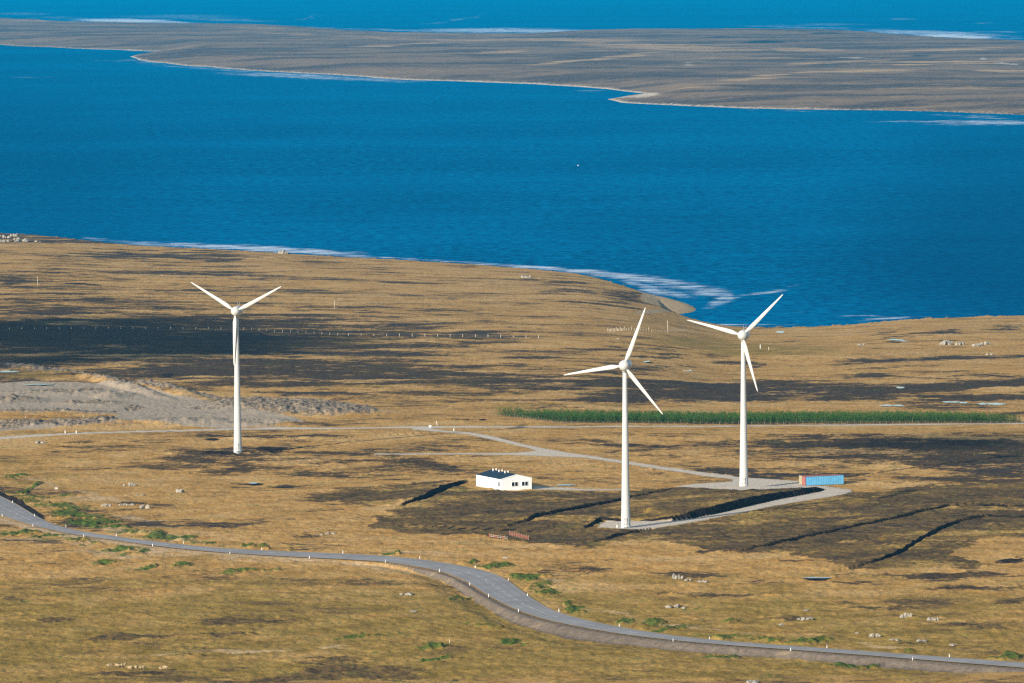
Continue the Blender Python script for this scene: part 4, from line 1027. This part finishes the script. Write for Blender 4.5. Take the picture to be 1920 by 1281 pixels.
# ------------------------------------------------------------------ shipping containers
def container(name, label, side_mat, end_mat, loc, rz, zz):
    L, Wd, Hh = 12.19, 2.44, 2.55
    t = thing(name, (loc[0], loc[1], zz), rz)
    tag(t, label, 'shipping container')
    m = MB()
    for yy in (0.05, Wd - 0.05):
        prof = []; x = 0.16; k_ = 0
        while x < L - 0.16:
            d = 0.0 if (k_ // 2) % 2 == 0 else 0.02
            prof.append((x, d)); x += (0.07 if k_ % 2 else 0.20); k_ += 1
        sgn = 1 if yy < 1 else -1
        v, f = [], []
        for x, d in prof: v += [(x, yy + sgn * d, 0.17), (x, yy + sgn * d, Hh - 0.14)]
        for i in range(len(prof) - 1): f.append((2 * i, 2 * i + 2, 2 * i + 3, 2 * i + 1))
        m.add(v, f)
    m.box((L / 2, Wd / 2, .25), (L - .3, Wd - .24, .12))
    m.build('side_panel', side_mat, t)
    m = MB()
    for yy in (.06, Wd - .06):
        m.box((L / 2, yy, .09), (L - .36, .12, .16)); m.box((L / 2, yy, Hh - .07), (L - .36, .1, .13))
    for xx in (L - .09,):
        for yy in (.09, Wd - .09): m.box((xx, yy, Hh / 2), (.18, .18, Hh))
        m.box((xx, Wd / 2, .09), (.17, Wd - .36, .16)); m.box((xx, Wd / 2, Hh - .07), (.17, Wd - .36, .13))
        m.box((xx + .0, Wd / 2, Hh / 2), (.06, Wd - .36, Hh - .3))
    m.build('frame', side_mat, t)
    m = MB(); m.box((L / 2, Wd / 2, Hh - .03), (L - .36, Wd - .2, .055))
    for i in range(20): m.box((.6 + i * .58, Wd / 2, Hh + .004), (.22, Wd - .5, .03))
    m.build('roof', MAT['rust'], t)
    m = MB()
    for yy in (.09, Wd - .09): m.box((.09, yy, Hh / 2), (.18, .18, Hh))
    m.box((.09, Wd / 2, .09), (.17, Wd - .36, .16)); m.box((.09, Wd / 2, Hh - .07), (.17, Wd - .36, .13))
    m.build('door_frame', end_mat, t)
    for s_ in (0, 1):
        m = MB(); m.box((.08, .18 + .52 + s_ * 1.04, Hh / 2 + .02), (.06, 1.03, Hh - .32))
        d = m.build('door', end_mat, t)
        m = MB()
        for q in (.3, .75): m.tube([(.03, .18 + q + s_ * 1.04, .2), (.03, .18 + q + s_ * 1.04, Hh - .2)], .022, 6)
        m.build('locking_bar', MAT['steel'], d)
    return t
x, y = ground(1510.0, 911.0); x, y = float(x), float(y)
cr = R(21)
zc = zg(x, y) + .05
container('shipping_container', 'sky blue shipping container with red end doors beside the gravel pad', MAT['blue'], MAT['red'], (x, y), cr, zc)
container('shipping_container', 'red brown shipping container with tan end doors, half hidden behind the blue one', MAT['rust'], MAT['tan'], (x - math.sin(cr) * 2.75 + .25, y + math.cos(cr) * 2.75), cr, zc)

# ------------------------------------------------------------------ roadside marker posts
def marker_proto():
    t = thing('marker_post', (0, 0, 0))
    m = MB(); m.box((0, 0, .40), (.13, .09, 1.0)); m.build('post', MAT['post'], t)
    m = MB(); m.box((0, 0, .76), (.136, .096, .16)); m.build('band', MAT['black'], t)
    return t
mp = marker_proto(); first = True
FARP = [(23.5, 943.5), (65, 968.5), (123.5, 988.5), (218, 1005.5), (344, 1019.5), (491, 1032), (643, 1037.5), (787, 1047.5), (891, 1065), (953, 1089), (989, 1118), (1048, 1147), (1161, 1175), (1330, 1199), (1550.5, 1215.5), (1780, 1232.5)]
NEARP = [(4, 968), (61.5, 987), (157, 1006.5), (286, 1024), (431, 1039), (580, 1047.5), (722.5, 1055), (824, 1072), (881, 1097), (916, 1119), (972, 1147), (1262, 1202.5), (1482.5, 1220.5), (1711, 1238)]
ORD = 'first second third fourth fifth sixth seventh eighth ninth tenth eleventh twelfth thirteenth fourteenth fifteenth sixteenth'.split()
for side_, L_ in (('far', FARP), ('near', NEARP)):
    for i, (u, v) in enumerate(L_):
        t = mp if first else copy_tree(mp); first = False
        x, y = ground(u, v); x, y = float(x), float(y)
        t.location = (x, y, zg(x, y) - .02); t.rotation_euler = (0, 0, random.uniform(-.4, .4)); t.scale = (.95, .95, .9)
        tag(t, f'white marker post, {ORD[i]} from the left along the {side_} edge of the paved road', 'marker post', 'white marker posts along the paved road')
FARROADP = [(122, 812.5, 'left one of two white marker posts on the bend of the far gravel road'), (143, 812.5, 'right one of two white marker posts on the bend of the far gravel road'),
            (851, 808, 'small white post on the near side of the gravel junction')]
for u, v, lab in FARROADP:
    t = copy_tree(mp); x, y = ground(u, v); x, y = float(x), float(y)
    t.location = (x, y, zg(x, y)); t.scale = (1.6, 1.6, 1.2)
    tag(t, lab, 'marker post', 'white posts along the gravel road')

def stake(name, u, v, h, r, mat, lab, cat, group=None, lean=(0, 0), cap=True):
    x, y = ground(u, v); x, y = float(x), float(y)
    m = MB(); m.tube([(0, 0, -.3), (lean[0] * .5, lean[1] * .5, h * .5), (lean[0], lean[1], h)], [r, r * .95, r * .85], 8)
    if cap: 
        m.tube([(lean[0], lean[1], h), (lean[0] * 1.02, lean[1] * 1.02, h + r * .6)], [r * .85, r * .3], 8)
    o = m.build(name, mat, None, True); o.location = (x, y, zg(x, y))
    tag(o, lab, cat, group); return o
stake('wooden_stake', 820, 798.5, 1.5, .09, MAT['post'], 'leaning pale stake beyond the far gravel road at the junction', 'stake', lean=(-.25, 0))
stake('wooden_stake', 843.5, 1207, 0.95, .08, MAT['palewood'], 'short pale stake alone in the foreground grass', 'stake')
stake('wooden_stake', 1157, 991.5, 1.0, .12, MAT['post'], 'short white stake at the foot of the tallest wind turbine', 'stake')
stake('wooden_stake', 1425.5, 655, 2.0, .16, MAT['post'], 'pale stake standing on the olive rise by the bay', 'stake')
stake('wooden_stake', 1441.5, 657, 1.4, .14, MAT['palewood'], 'dull short stake on the olive rise, just right of the pale one', 'stake')
stake('wooden_stake', 1190, 642, 2.3, .15, MAT['palewood'], 'lone pale stake on grass behind the raised blade', 'stake')
for i, (u, v) in enumerate([(48, 787), (112, 789), (156, 786)]):
    stake('wooden_stake', u, v, 1.0 + .5 * (i == 2), .08, MAT['palewood'], f'thin pale stake on the tan strip inside the quarry, {["leftmost", "middle one", "tallest and rightmost"][i]} of three', 'stake', 'thin stakes in the quarry')
for u, v, h, lab in [(70.5, 536, 4.9, 'thin bare pole on the moor below the shoreline outcrop'), (627, 579, 4.2, 'thin bare pole standing alone on the tan middle slope'), (1252, 623.5, 5.6, 'thin bare pole by the short fence above the inlet')]:
    stake('wooden_pole', u, v, h, .11, MAT['palewood'], lab, 'pole', 'thin poles on the moor')

# white junction sign, grey sign beside the road
def sign(u, v, h, w_, hh, lab, mat, legs=1, rz=0.0):
    x, y = ground(u, v); x, y = float(x), float(y)
    t = thing('road_sign', (x, y, zg(x, y)), rz); tag(t, lab, 'sign')
    for i in range(legs):
        m = MB(); lx = 0 if legs == 1 else (-.3 + .6 * i) * w_
        m.tube([(lx, .03, -.3), (lx, .03, h)], .04, 6); m.build('leg', MAT['steel'], t)
    m = MB(); m.box((0, -.025, h - hh / 2), (w_, .04, hh)); m.build('panel', mat, t)
sign(806.5, 804.5, 1.25, .75, .7, 'small white sign board on the gravel road junction', MAT['post'])
sign(105.5, 921, 1.1, .9, .55, 'small grey sign on two legs on the grassy bank above the bend', MAT['sign'], 2, R(10))

# ------------------------------------------------------------------ fences
def fence(name, pts, spacing, h, lab, post_mat, wires=3, r=.07, jitter=.15, tall_every=0):
    G = np.array(gpts(pts)); s = np.concatenate([[0], np.cumsum(np.hypot(*np.diff(G, axis=0).T))])
    n = min(99, int(s[-1] / spacing)); q = np.linspace(0, s[-1], n + 1)
    X = np.interp(q, s, G[:, 0]); Y = np.interp(q, s, G[:, 1]); Zs = z_full(X, Y)
    t = thing(name, (float(X[0]), float(Y[0]), float(Zs[0]))); tag(t, lab, 'fence')
    x0, y0, z0 = float(X[0]), float(Y[0]), float(Zs[0])
    tops = []
    for i in range(n + 1):
        hh = h * random.uniform(.88, 1.1) * (1.5 if tall_every and i % tall_every == 0 else 1)
        lx, ly = random.uniform(-.06, .06), random.uniform(-.06, .06)
        a = (X[i] - x0, Y[i] - y0, Zs[i] - z0)
        m = MB(); m.tube([(a[0], a[1], a[2] - .4), (a[0] + lx, a[1] + ly, a[2] + hh)], [r, r * .9], 7)
        m.build('post', post_mat, t, True)
        tops.append((a, lx, ly))
    m = MB()
    for k_ in range(wires):
        f_ = h * (0.35 + 0.6 * k_ / max(1, wires - 1)) if wires > 1 else h * .8
        m.tube([(a[0] + lx * f_ / h, a[1] + ly * f_ / h, a[2] + f_) for a, lx, ly in tops], .012, 4, False)
    m.build('wire', MAT['wire'], t, True)
    return t
fence('wire_fence', [(919, 778), (950, 781.5), (1000, 788), (1050, 795), (1075, 796), (1300, 796.5), (1500, 796), (1700, 795.5), (1930, 795)], 2.1, 1.1, 'long post and wire fence along the front of the young conifer plantation', MAT['wood'], 4, .045, tall_every=9)
fence('wire_fence', [(18, 619), (250, 618), (450, 619), (640, 630), (800, 632), (1010, 635)], 5.6, 1.35, 'very long post and wire fence crossing the dark heath behind the turbines', MAT['palewood'], 3, .10)
fence('wire_fence', [(1140, 622.5), (1172, 620), (1190, 620.5), (1222, 622.5)], 2.6, 1.3, 'short sparse post fence left of the pole above the inlet', MAT['palewood'], 3, .10, tall_every=3)
fence('wire_fence', [(1221, 622.5), (1250, 623), (1290, 621)], 1.3, 1.1, 'short fence of close pale posts beside the thin pole above the inlet', MAT['wood'], 2, .04)

def pen(pts, n, h, lab, slat):
    G = np.array(gpts(pts)); x0, y0 = float(G[0, 0]), float(G[0, 1]); z0 = zg(x0, y0)
    t = thing('wooden_fence', (x0, y0, z0)); tag(t, lab, 'fence', 'red wooden fences in the heather')
    s = np.concatenate([[0], np.cumsum(np.hypot(*np.diff(G, axis=0).T))])
    q = np.linspace(0, s[-1], n); X = np.interp(q, s, G[:, 0]) - x0; Y = np.interp(q, s, G[:, 1]) - y0
    Zs = z_full(X + x0, Y + y0) - z0 + .22
    for i in range(n):
        m = MB(); hh = h * random.uniform(.92, 1.08)
        m.box((X[i], Y[i], Zs[i] + hh / 2 - .1), (.11, .11, hh + .2)); m.build('post', MAT['wood'] if (i % 3 or slat) else MAT['redwood'], t)
    for i in range(n - 1):
        if not slat and i in (4, 5, 7): continue
        m = MB(); k_ = 7
        for j in range(k_):
            f_ = (j + .5) / k_
            xx, yy, zz = X[i] + (X[i + 1] - X[i]) * f_, Y[i] + (Y[i + 1] - Y[i]) * f_ + .09, Zs[i] + (Zs[i + 1] - Zs[i]) * f_
            hh = h * (.74 if slat else .66) * random.uniform(.9, 1.05)
            m.box((xx, yy, zz + hh / 2 + .05), (.07 if slat else .045, .025, hh), math.atan2(Y[i + 1] - Y[i], X[i + 1] - X[i]))
        m.build('slat_panel', MAT['redwood'], t)
    m = MB()
    for f_ in (.3, .62): m.tube([(X[i], Y[i] + .06, Zs[i] + h * f_) for i in range(n)], .035, 5)
    m.build('rail', MAT['redwood'] if slat else MAT['palewood'], t)
pen([(917, 1009), (951, 1014)], 9, 1.15, 'open red and pale slat fence with gaps, nearer the road', False)
pen([(955, 1004.5), (991, 1014)], 12, 1.25, 'closed red slat fence with pale post tops, right of the open one', True)

# ------------------------------------------------------------------ young conifer plantation
def conifer_mesh(seed):
    r_ = random.Random(seed); H_ = 2.9
    v, f = [], []
    for i in range(105):
        h = r_.random() ** 1.15
        z = 0.42 + h * (H_ - 0.45)
        rad = (1.18 * (1 - h) ** 0.6 + 0.10) * r_.uniform(0.35, 1.05)
        a = r_.uniform(0, 6.283)
        cx, cy = rad * math.cos(a), rad * math.sin(a)
        L = r_.uniform(.28, .55) * (1 - .45 * h); wd = L * r_.uniform(.35, .6)
        d = Vector((math.cos(a + r_.uniform(-.6, .6)), math.sin(a + r_.uniform(-.6, .6)), r_.uniform(-.1, .9))).normalized()
        s = d.cross(Vector((r_.uniform(-.4, .4), r_.uniform(-.4, .4), 1))).normalized()
        c = Vector((cx, cy, z)); n = len(v)
        v += [tuple(c - d * L * .5 - s * wd * .25), tuple(c - s * wd * .0 + s * wd * .5), tuple(c + d * L * .6), tuple(c - s * wd * .5)]
        f.append((n, n + 1, n + 2, n + 3))
    n = len(v)
    v += [(0.05, 0, H_ - .35), (-.03, .04, H_ - .35), (-.03, -.04, H_ - .35), (0, 0, H_ + .08)]
    f += [(n, n + 1, n + 3), (n + 1, n + 2, n + 3), (n + 2, n, n + 3)]
    return v, f
protos = []
for s_ in range(4):
    v, f = conifer_mesh(100 + s_)
    t = thing('conifer', (0, 0, 0))
    c = link_mesh('crown', v, f, MAT['needle'], t, smooth=False)
    m = MB(); m.tube([(0, 0, -.2), (0, .0, 1.2), (0, 0, 2.6)], [.07, .05, .02], 6); m.build('trunk', MAT['bark'], t, True)
    protos.append((t, v, f))
FRONT = gpts([(937, 780), (1000, 786.5), (1060, 793), (1300, 795), (1500, 794.5), (1700, 793.5), (1908, 793)])
BACK = gpts([(939, 779), (1000, 782), (1200, 784), (1500, 784.5), (1750, 785), (1850, 788.5), (1905, 792)])
Fp, Bp = resample(FRONT, 185), resample(BACK, 185)
spots = []
for i in range(185):
    wdt = float(np.hypot(*(Bp[i] - Fp[i])))
    nrow = max(1, int(wdt / 1.45) + 1)
    for j in range(nrow):
        t_ = (j + random.uniform(-.5, .5)) / max(1, nrow - 1) if nrow > 1 else 0.0
        p = Fp[i] * (1 - t_) + Bp[i] * t_ + np.array([random.uniform(-.8, .8), random.uniform(-.2, .2)])
        spots.append((t_, p))
spots.sort(key=lambda q: q[0])
used = [False] * 4
massv, massf, nv = [], [], 0
for n_, (t_, p) in enumerate(spots):
    q = random.randrange(4); z = zg(p[0], p[1]); sc_ = random.uniform(.60, 1.12); rz = random.uniform(0, 6.28)
    if random.random() < .06: continue
    if n_ < 290:
        t, v, f = protos[q]
        if used[q]: t = copy_tree(t)
        used[q] = True
        t.location = (p[0], p[1], z); t.rotation_euler = (random.uniform(-.05, .05), random.uniform(-.05, .05), rz); t.scale = (sc_ * random.uniform(.9, 1.1), sc_, sc_)
        tag(t, 'young green conifer in the front rows of the dense plantation strip behind the fence', 'conifer', 'young conifers of the plantation strip')
    else:
        V = np.array(protos[q][1]) * sc_; c_, s__ = math.cos(rz), math.sin(rz)
        V = np.stack([V[:, 0] * c_ - V[:, 1] * s__ + p[0], V[:, 0] * s__ + V[:, 1] * c_ + p[1], V[:, 2] + z], 1)
        massv.append(V); massf += [tuple(i + nv for i in ff) for ff in protos[q][2]]; nv += len(V)
o = link_mesh('conifer_plantation', np.concatenate(massv), massf, MAT['needle'], smooth=False)
tag(o, 'rear rows of the young green conifer plantation merging into one strip', 'conifers', None, 'stuff')

# ------------------------------------------------------------------ boulders and outcrops
def rock(u, v, wpx, hpx, lab, group=None, lumps=3):
    x, y = ground(u, v); x, y = float(x), float(y); z = zg(x, y)
    s = (CZ - z) / y * 0 + FPX / math.hypot(y, CZ - z)
    w_, h_ = wpx / s, hpx / s
    bm = bmesh.new(); r_ = random.Random(int(u * 7 + v * 13))
    for i in range(lumps):
        t_ = 0 if lumps == 1 else (i / (lumps - 1) - .5)
        rad = w_ / (lumps + .6) * r_.uniform(.75, 1.2)
        res = bmesh.ops.create_icosphere(bm, subdivisions=3, radius=1.0)
        sx, sy, sz = rad, rad * r_.uniform(.8, 1.5), h_ * .72 * r_.uniform(.6, 1.05)
        ox, oy = t_ * w_ * .72, r_.uniform(-.5, .5) * w_ * .3
        off = r_.uniform(0, 90)
        pl = [(Vector((r_.gauss(0, 1), r_.gauss(0, 1), r_.gauss(0, 1))).normalized(), r_.uniform(.55, .85)) for _ in range(9)]
        for vt in res['verts']:
            p = vt.co.copy()
            for n, d in pl:
                e = p.dot(n) - d
                if e > 0: p -= n * e * .9
            nn = 1 + .10 * math.sin(p.x * 5 + off) * math.sin(p.y * 4 + off * 2) + .08 * math.sin(p.z * 9 + p.x * 6 + off)
            p *= nn
            vt.co = Vector((p.x * sx + ox, p.y * sy + oy, p.z * sz + h_ * .18))
    me = bpy.data.meshes.new('boulder'); bm.to_mesh(me); bm.free(); me.materials.append(MAT['stone'])
    o = bpy.data.objects.new('boulder', me); C.objects.link(o)
    o.location = (x, y, z); o.rotation_euler = (0, 0, r_.uniform(-.3, .3))
    tag(o, lab, 'boulder', group)
ROCKS = [
 (247, 910.5, 12, 7, 'low grey boulder in the tan grass left of the blue puddle, larger of a pair', 3), (233, 911, 6, 4, 'small pale boulder touching the left of the low grey one', 1),
 (338, 923.5, 15, 7, 'pale boulder alone in tan grass below the blue puddle', 3), (262, 929, 14, 3, 'flat pale slab in grass below the pair of grey boulders', 2),
 (199, 949.5, 16, 7, 'pale boulder at the left end of a row along a dark gap', 3), (229, 948, 9, 5, 'small boulder in the middle of the row along a dark gap', 2),
 (243, 948, 14, 5, 'cracked low boulder right of middle in the row above the road bend', 3), (272, 954, 15, 10, 'tallest boulder at the right end of the row above the road bend', 2),
 (620, 1001.5, 16, 5, 'low pale boulder at the end of a dark streak above the paved road', 2), (598, 1004, 14, 4, 'flat dark edged slab left of the boulder above the paved road', 2),
 (760, 1116, 19, 6, 'pale flat boulder alone in the foreground grass left of the bend', 2), (775, 1147, 11, 3.5, 'tiny pale slab in foreground grass below the flat boulder', 1),
 (947, 1047, 9, 4, 'small square grey stone in grass above the paved road', 1), (1271, 1086, 20, 11, 'big pale boulder beside a dark heath patch right of the bend', 4),
 (1290, 1089, 12, 5, 'low white stones at the foot of the big pale boulder', 3), (1318, 1092, 16, 5, 'flat stones right of the big pale boulder, half in heather', 3),
 (1262, 1139, 20, 7, 'long low pale slab in grass below the big pale boulder', 2), (1283, 1141, 10, 4, 'small slab at the right tip of the long low one', 1),
 (1467, 1173, 11, 5, 'small pale boulder in grass just above the right stretch of road', 1), (1510, 1162, 30, 5, 'long stony strip in a dark patch above the small pale boulder', 4),
 (1512, 1145, 12, 3, 'thin pale slab in golden grass above the stony strip', 1), (1700, 1159, 22, 11, 'upright jagged boulder in a dark patch at right foreground', 4), (1750, 1163, 22, 6, 'scatter of low pale stones right of the upright jagged boulder', 4),
 (1640, 1194, 16, 7, 'rounded pale boulder in grass above the right stretch of road', 2), (1677, 1201, 14, 5, 'flat pale boulder right of the rounded one above the road', 2),
 (1607, 1188, 7, 4, 'tiny boulder left of the rounded pale one above the road', 1), (1728, 1203, 16, 5, 'low dark edged boulder right of the flat pale one above the road', 2), (1787, 1210, 12, 4, 'small low boulder furthest right above the road', 1),
 (75, 831, 14, 6, 'white boulder in golden grass just below the far gravel road', 3), (1410, 1281, 16, 7, 'pale boulder cut by the lower edge of the photo', 2),
 (531, 476, 17, 9, 'single white boulder on the shoreline in front of the foam', 3),
 (1775, 646.5, 26, 10, 'larger white rock outcrop on the right hillside', 5), (1799, 647, 16, 7, 'low white rocks at the right of the larger hillside outcrop', 3),
 (1833, 649, 18, 7, 'smaller white rock outcrop on the right hillside', 3), (1848, 646, 18, 7, 'white rocks at the upper right of the smaller hillside outcrop', 3),
 (1615, 647.5, 10, 5, 'single white boulder on the slope left of the hillside outcrops', 2), (987, 521, 18, 6, 'white stones by a dark streak on the slope below the shore', 4), (1195, 542, 16, 5, 'rough stones on the headland edge above the foam', 4),
 (3, 430, 12, 9, 'topmost white crag of the shoreline outcrop at the left edge', 2), (9, 434, 8, 9, 'white crag right of the topmost one in the left shoreline outcrop', 2), (14, 436, 7, 10, 'white crag standing highest against the sea at the outcrop right', 1),
 (3, 444, 9, 6, 'grey white crag at the middle left of the shoreline outcrop', 2), (13, 447, 12, 8, 'blocky crag in the middle of the left shoreline outcrop', 2), (27, 444, 13, 10, 'pale pointed crag right of centre in the shoreline outcrop', 3),
 (31, 450, 9, 7, 'pale crag below the pointed one in the shoreline outcrop', 2), (8, 454, 18, 6, 'broad white crag at the foot of the shoreline outcrop', 3), (41, 453.5, 20, 8, 'broad block at the right end of the shoreline outcrop', 2),
 (68, 454, 8, 4, 'small white boulder just right of the shoreline outcrop', 1), (75, 454.5, 6, 3, 'smallest white boulder right of the shoreline outcrop', 1),
 (1306, 579, 6, 4, 'white boulder on the tip of the sandy spit', 1), (115, 965, 8, 4, 'small grey stone on the green bank above the road bend', 1),
 (1160, 636, 8, 3, 'white stone on the middle slope behind the left pointing blade', 1), (1290, 697, 16, 5, 'pale flat stones on the slope between the two right turbines', 3),
 (1855, 666, 12, 4, 'low white stones in a dark streak below the hillside outcrops', 2),
]
for u, v, w_, h_, lab, n in ROCKS: rock(u, v, w_, h_, lab, 'pale boulders on the moor', n)
# ------------------------------------------------------------------ puddles on the moor
def pond(u, v, ru, rv):
    n = 28; P = []
    for i in range(n):
        a = 2 * math.pi * i / n; k_ = 1 + .35 * vnoise(np.array([math.cos(a) * 2 + u]), np.array([math.sin(a) * 2 + v]), .8, 3)[0] * 2
        P.append((u + math.cos(a) * ru * k_, v + math.sin(a) * rv * k_ * .75))
    G = gpts(P); z = max(zg(x, y) for x, y in G) + .22
    o = link_mesh('pond', [(x, y, z) for x, y in G], [tuple(range(n))[::-1] if False else tuple(range(n))], MAT['pond'], smooth=False)
    if o.data.polygons[0].normal.z < 0: o.data.flip_normals()
    o['kind'] = 'structure'
for a in [(474, 907, 9, 1.6), (1530, 1085, 25, 1.6), (1688, 728.5, 9, 1.5), (1663, 762, 12, 1.2), (1684, 762, 12, 1.2), (1785, 755.5, 18, 1.2), (1806, 757, 8, 1.2), (1842, 759, 9, 1.5), (1868, 759.5, 19, 1.5), (22, 698, 26, 1.8),
          (1680, 639, 16, 1.0), (1695, 641, 6, .8), (1212, 680, 6, 1.0), (1464, 625, 8, .8), (1060, 911, 16, 1.5), (75, 722, 30, .8)]:
    pond(*a)

# ------------------------------------------------------------------ sheep in the foreground
def sheep_mesh(lying):
    pts = [(-.48, 0, .62), (-.25, 0, .66), (.1, 0, .64), (.40, 0, .66), (.56, 0, .80), (.70, 0, .86), (.86, 0, .78)]
    rad = [.20, .31, .32, .27, .16, .13, .07]
    leg = [(1, -.14), (1, .14), (3, -.13), (3, .13)]
    edges = [(i, i + 1) for i in range(6)]
    for b, sy in leg:
        n = len(pts); px_ = pts[b][0]
        if lying:
            pts += [(px_ + .05, sy * 1.3, .42), (px_ + .22, sy * 1.5, .36)]; rad += [.09, .05]
            edges += [(b, n), (n, n + 1)]
        else:
            k_ = -.05 if b == 1 else .02
            pts += [(px_, sy, .40), (px_ + k_, sy, .20), (px_, sy, 0.0)]; rad += [.085, .045, .045]
            edges += [(b, n), (n, n + 1), (n + 1, n + 2)]
    n = len(pts); pts += [(-.62, 0, .50)]; rad += [.06]; edges += [(0, n)]
    for sy in (-1, 1):
        n = len(pts); pts += [(.66, .14 * sy, .92), (.63, .22 * sy, .89)]; rad += [.04, .03]; edges += [(5, n), (n, n + 1)]
    dz = -.30 if lying else 0
    me = bpy.data.meshes.new('sheep'); me.from_pydata([(x, y, z + dz) for x, y, z in pts], edges, [])
    o = bpy.data.objects.new('sheep', me); C.objects.link(o)
    md = o.modifiers.new('skin', 'SKIN')
    for i, r_ in enumerate(rad): me.skin_vertices[0].data[i].radius = (r_, r_)
    me.skin_vertices[0].data[2].use_root = True
    o.modifiers.new('sub', 'SUBSURF').levels = 2; o.modifiers['sub'].render_levels = 2
    dg = bpy.context.evaluated_depsgraph_get(); me2 = bpy.data.meshes.new_from_object(o.evaluated_get(dg))
    bpy.data.objects.remove(o)
    me2.materials.append(MAT['wool']); me2.materials.append(MAT['face'])
    for p in me2.polygons:
        p.use_smooth = True
        c = p.center
        if c.x > .60 or c.z < (.02 if lying else .36): p.material_index = 1
    return me2
sm = [sheep_mesh(True), sheep_mesh(False)]
for u, v, st, rz, lab in [(205, 1251, 0, .3, 'cream sheep lying at the left end of the flock in the foreground grass'), (221, 1251, 0, 2.6, 'cream sheep lying second from the left end of the foreground flock'),
                          (231, 1253, 1, .2, 'sheep standing just left of the gap in the foreground flock'), (243, 1255, 0, -.5, 'sheep lying in the middle of the foreground flock'),
                          (255, 1257, 1, 1.9, 'upright sheep turned away, just right of the middle of the flock'), (266, 1257.5, 1, .1, 'sheep standing side on behind the dark streak'),
                          (303, 1256.5, 0, .2, 'sheep lying apart from the flock, leftmost of the two on the right'), (311, 1257.5, 1, 2.9, 'sheep standing at the far right end of the flock')]:
    o = bpy.data.objects.new('sheep', sm[st]); C.objects.link(o)
    x, y = ground(u, v); x, y = float(x), float(y)
    o.location = (x, y, zg(x, y) + .12); o.rotation_euler = (0, 0, rz); o.scale = (1.05, 1.05, 1.05)
    tag(o, lab, 'sheep', 'sheep resting in the foreground grass')

# ------------------------------------------------------------------ buoy on the bay
x, y = at_height(1084.0, 311.0, 0.0); x, y = float(x), float(y)
t = thing('buoy', (x, y, 0)); tag(t, 'tiny white buoy floating alone in the middle of the bay', 'buoy')
v, f = lathe([(.2, -.4), (.5, -.15), (.6, .15), (.5, .4), (.2, .55)], 16); m = MB(); m.add(v, f); m.build('float', MAT['buoy'], t, True)
m = MB(); m.tube([(0, 0, .5), (0, 0, 1.2)], .07, 8); m.tube([(0, 0, 1.1), (0, 0, 1.4)], [.2, .05], 10); m.build('mast', MAT['buoy'], t, True)

# ------------------------------------------------------------------ clouds, high and out of the picture, between the sun and the moor
def cloud(target_uv, alt, sx, sy, sz, seed, n=26, z=None):
    x, y = ground(*target_uv) if z is None else at_height(target_uv[0], target_uv[1], z)
    x, y = float(x), float(y); hz = alt / math.tan(SUN_EL)
    cx, cy = x - SHADOW[0] * hz, y - SHADOW[1] * hz
    bm = bmesh.new(); r_ = random.Random(seed)
    for i in range(n):
        a = r_.uniform(0, 6.283); q = math.sqrt(r_.random())
        ox, oy = q * math.cos(a) * sx, q * math.sin(a) * sy
        rad = r_.uniform(.28, .5) * (1.15 - q * .6)
        res = bmesh.ops.create_icosphere(bm, subdivisions=3, radius=1.0)
        for vt in res['verts']:
            p = vt.co
            k_ = 1 + .12 * math.sin(p.x * 6 + i) * math.sin(p.y * 5 + 2 * i) + .08 * math.sin(p.z * 11 + i)
            vt.co = Vector((p.x * rad * sx * k_ + ox, p.y * rad * sy * k_ + oy, p.z * rad * sz * 1.6 * k_ + (1 - q) * sz * .5))
    me = bpy.data.meshes.new('cloud'); bm.to_mesh(me); bm.free(); me.materials.append(MAT['cloud'])
    me.polygons.foreach_set('use_smooth', [True] * len(me.polygons))
    o = bpy.data.objects.new('cloud', me); C.objects.link(o); o.location = (cx, cy, alt + 30); o['kind'] = 'structure'
    return o
cloud((110, 640), 1100, 92, 190, 26, 5)
cloud((1862, 822), 1000, 33, 24, 12, 6)

# ------------------------------------------------------------------ air: one even volume around camera and scene
HAZE = 2.3e-5
m = MB(); m.box((0, 12000, 99.0), (30000, 36000, 224.0))
k = NT('haze_air'); vp = k.node('ShaderNodeVolumePrincipled'); vp.inputs['Color'].default_value = (0.0, 0.50, 1.0, 1); vp.inputs['Density'].default_value = HAZE; vp.inputs['Anisotropy'].default_value = 0.0
k.link(vp.outputs[0], k.out.inputs['Volume'])
o = m.build('haze', k.m); o['kind'] = 'stuff'
o['label'] = 'thin blue haze over the moor and the bay'; o['category'] = 'haze'
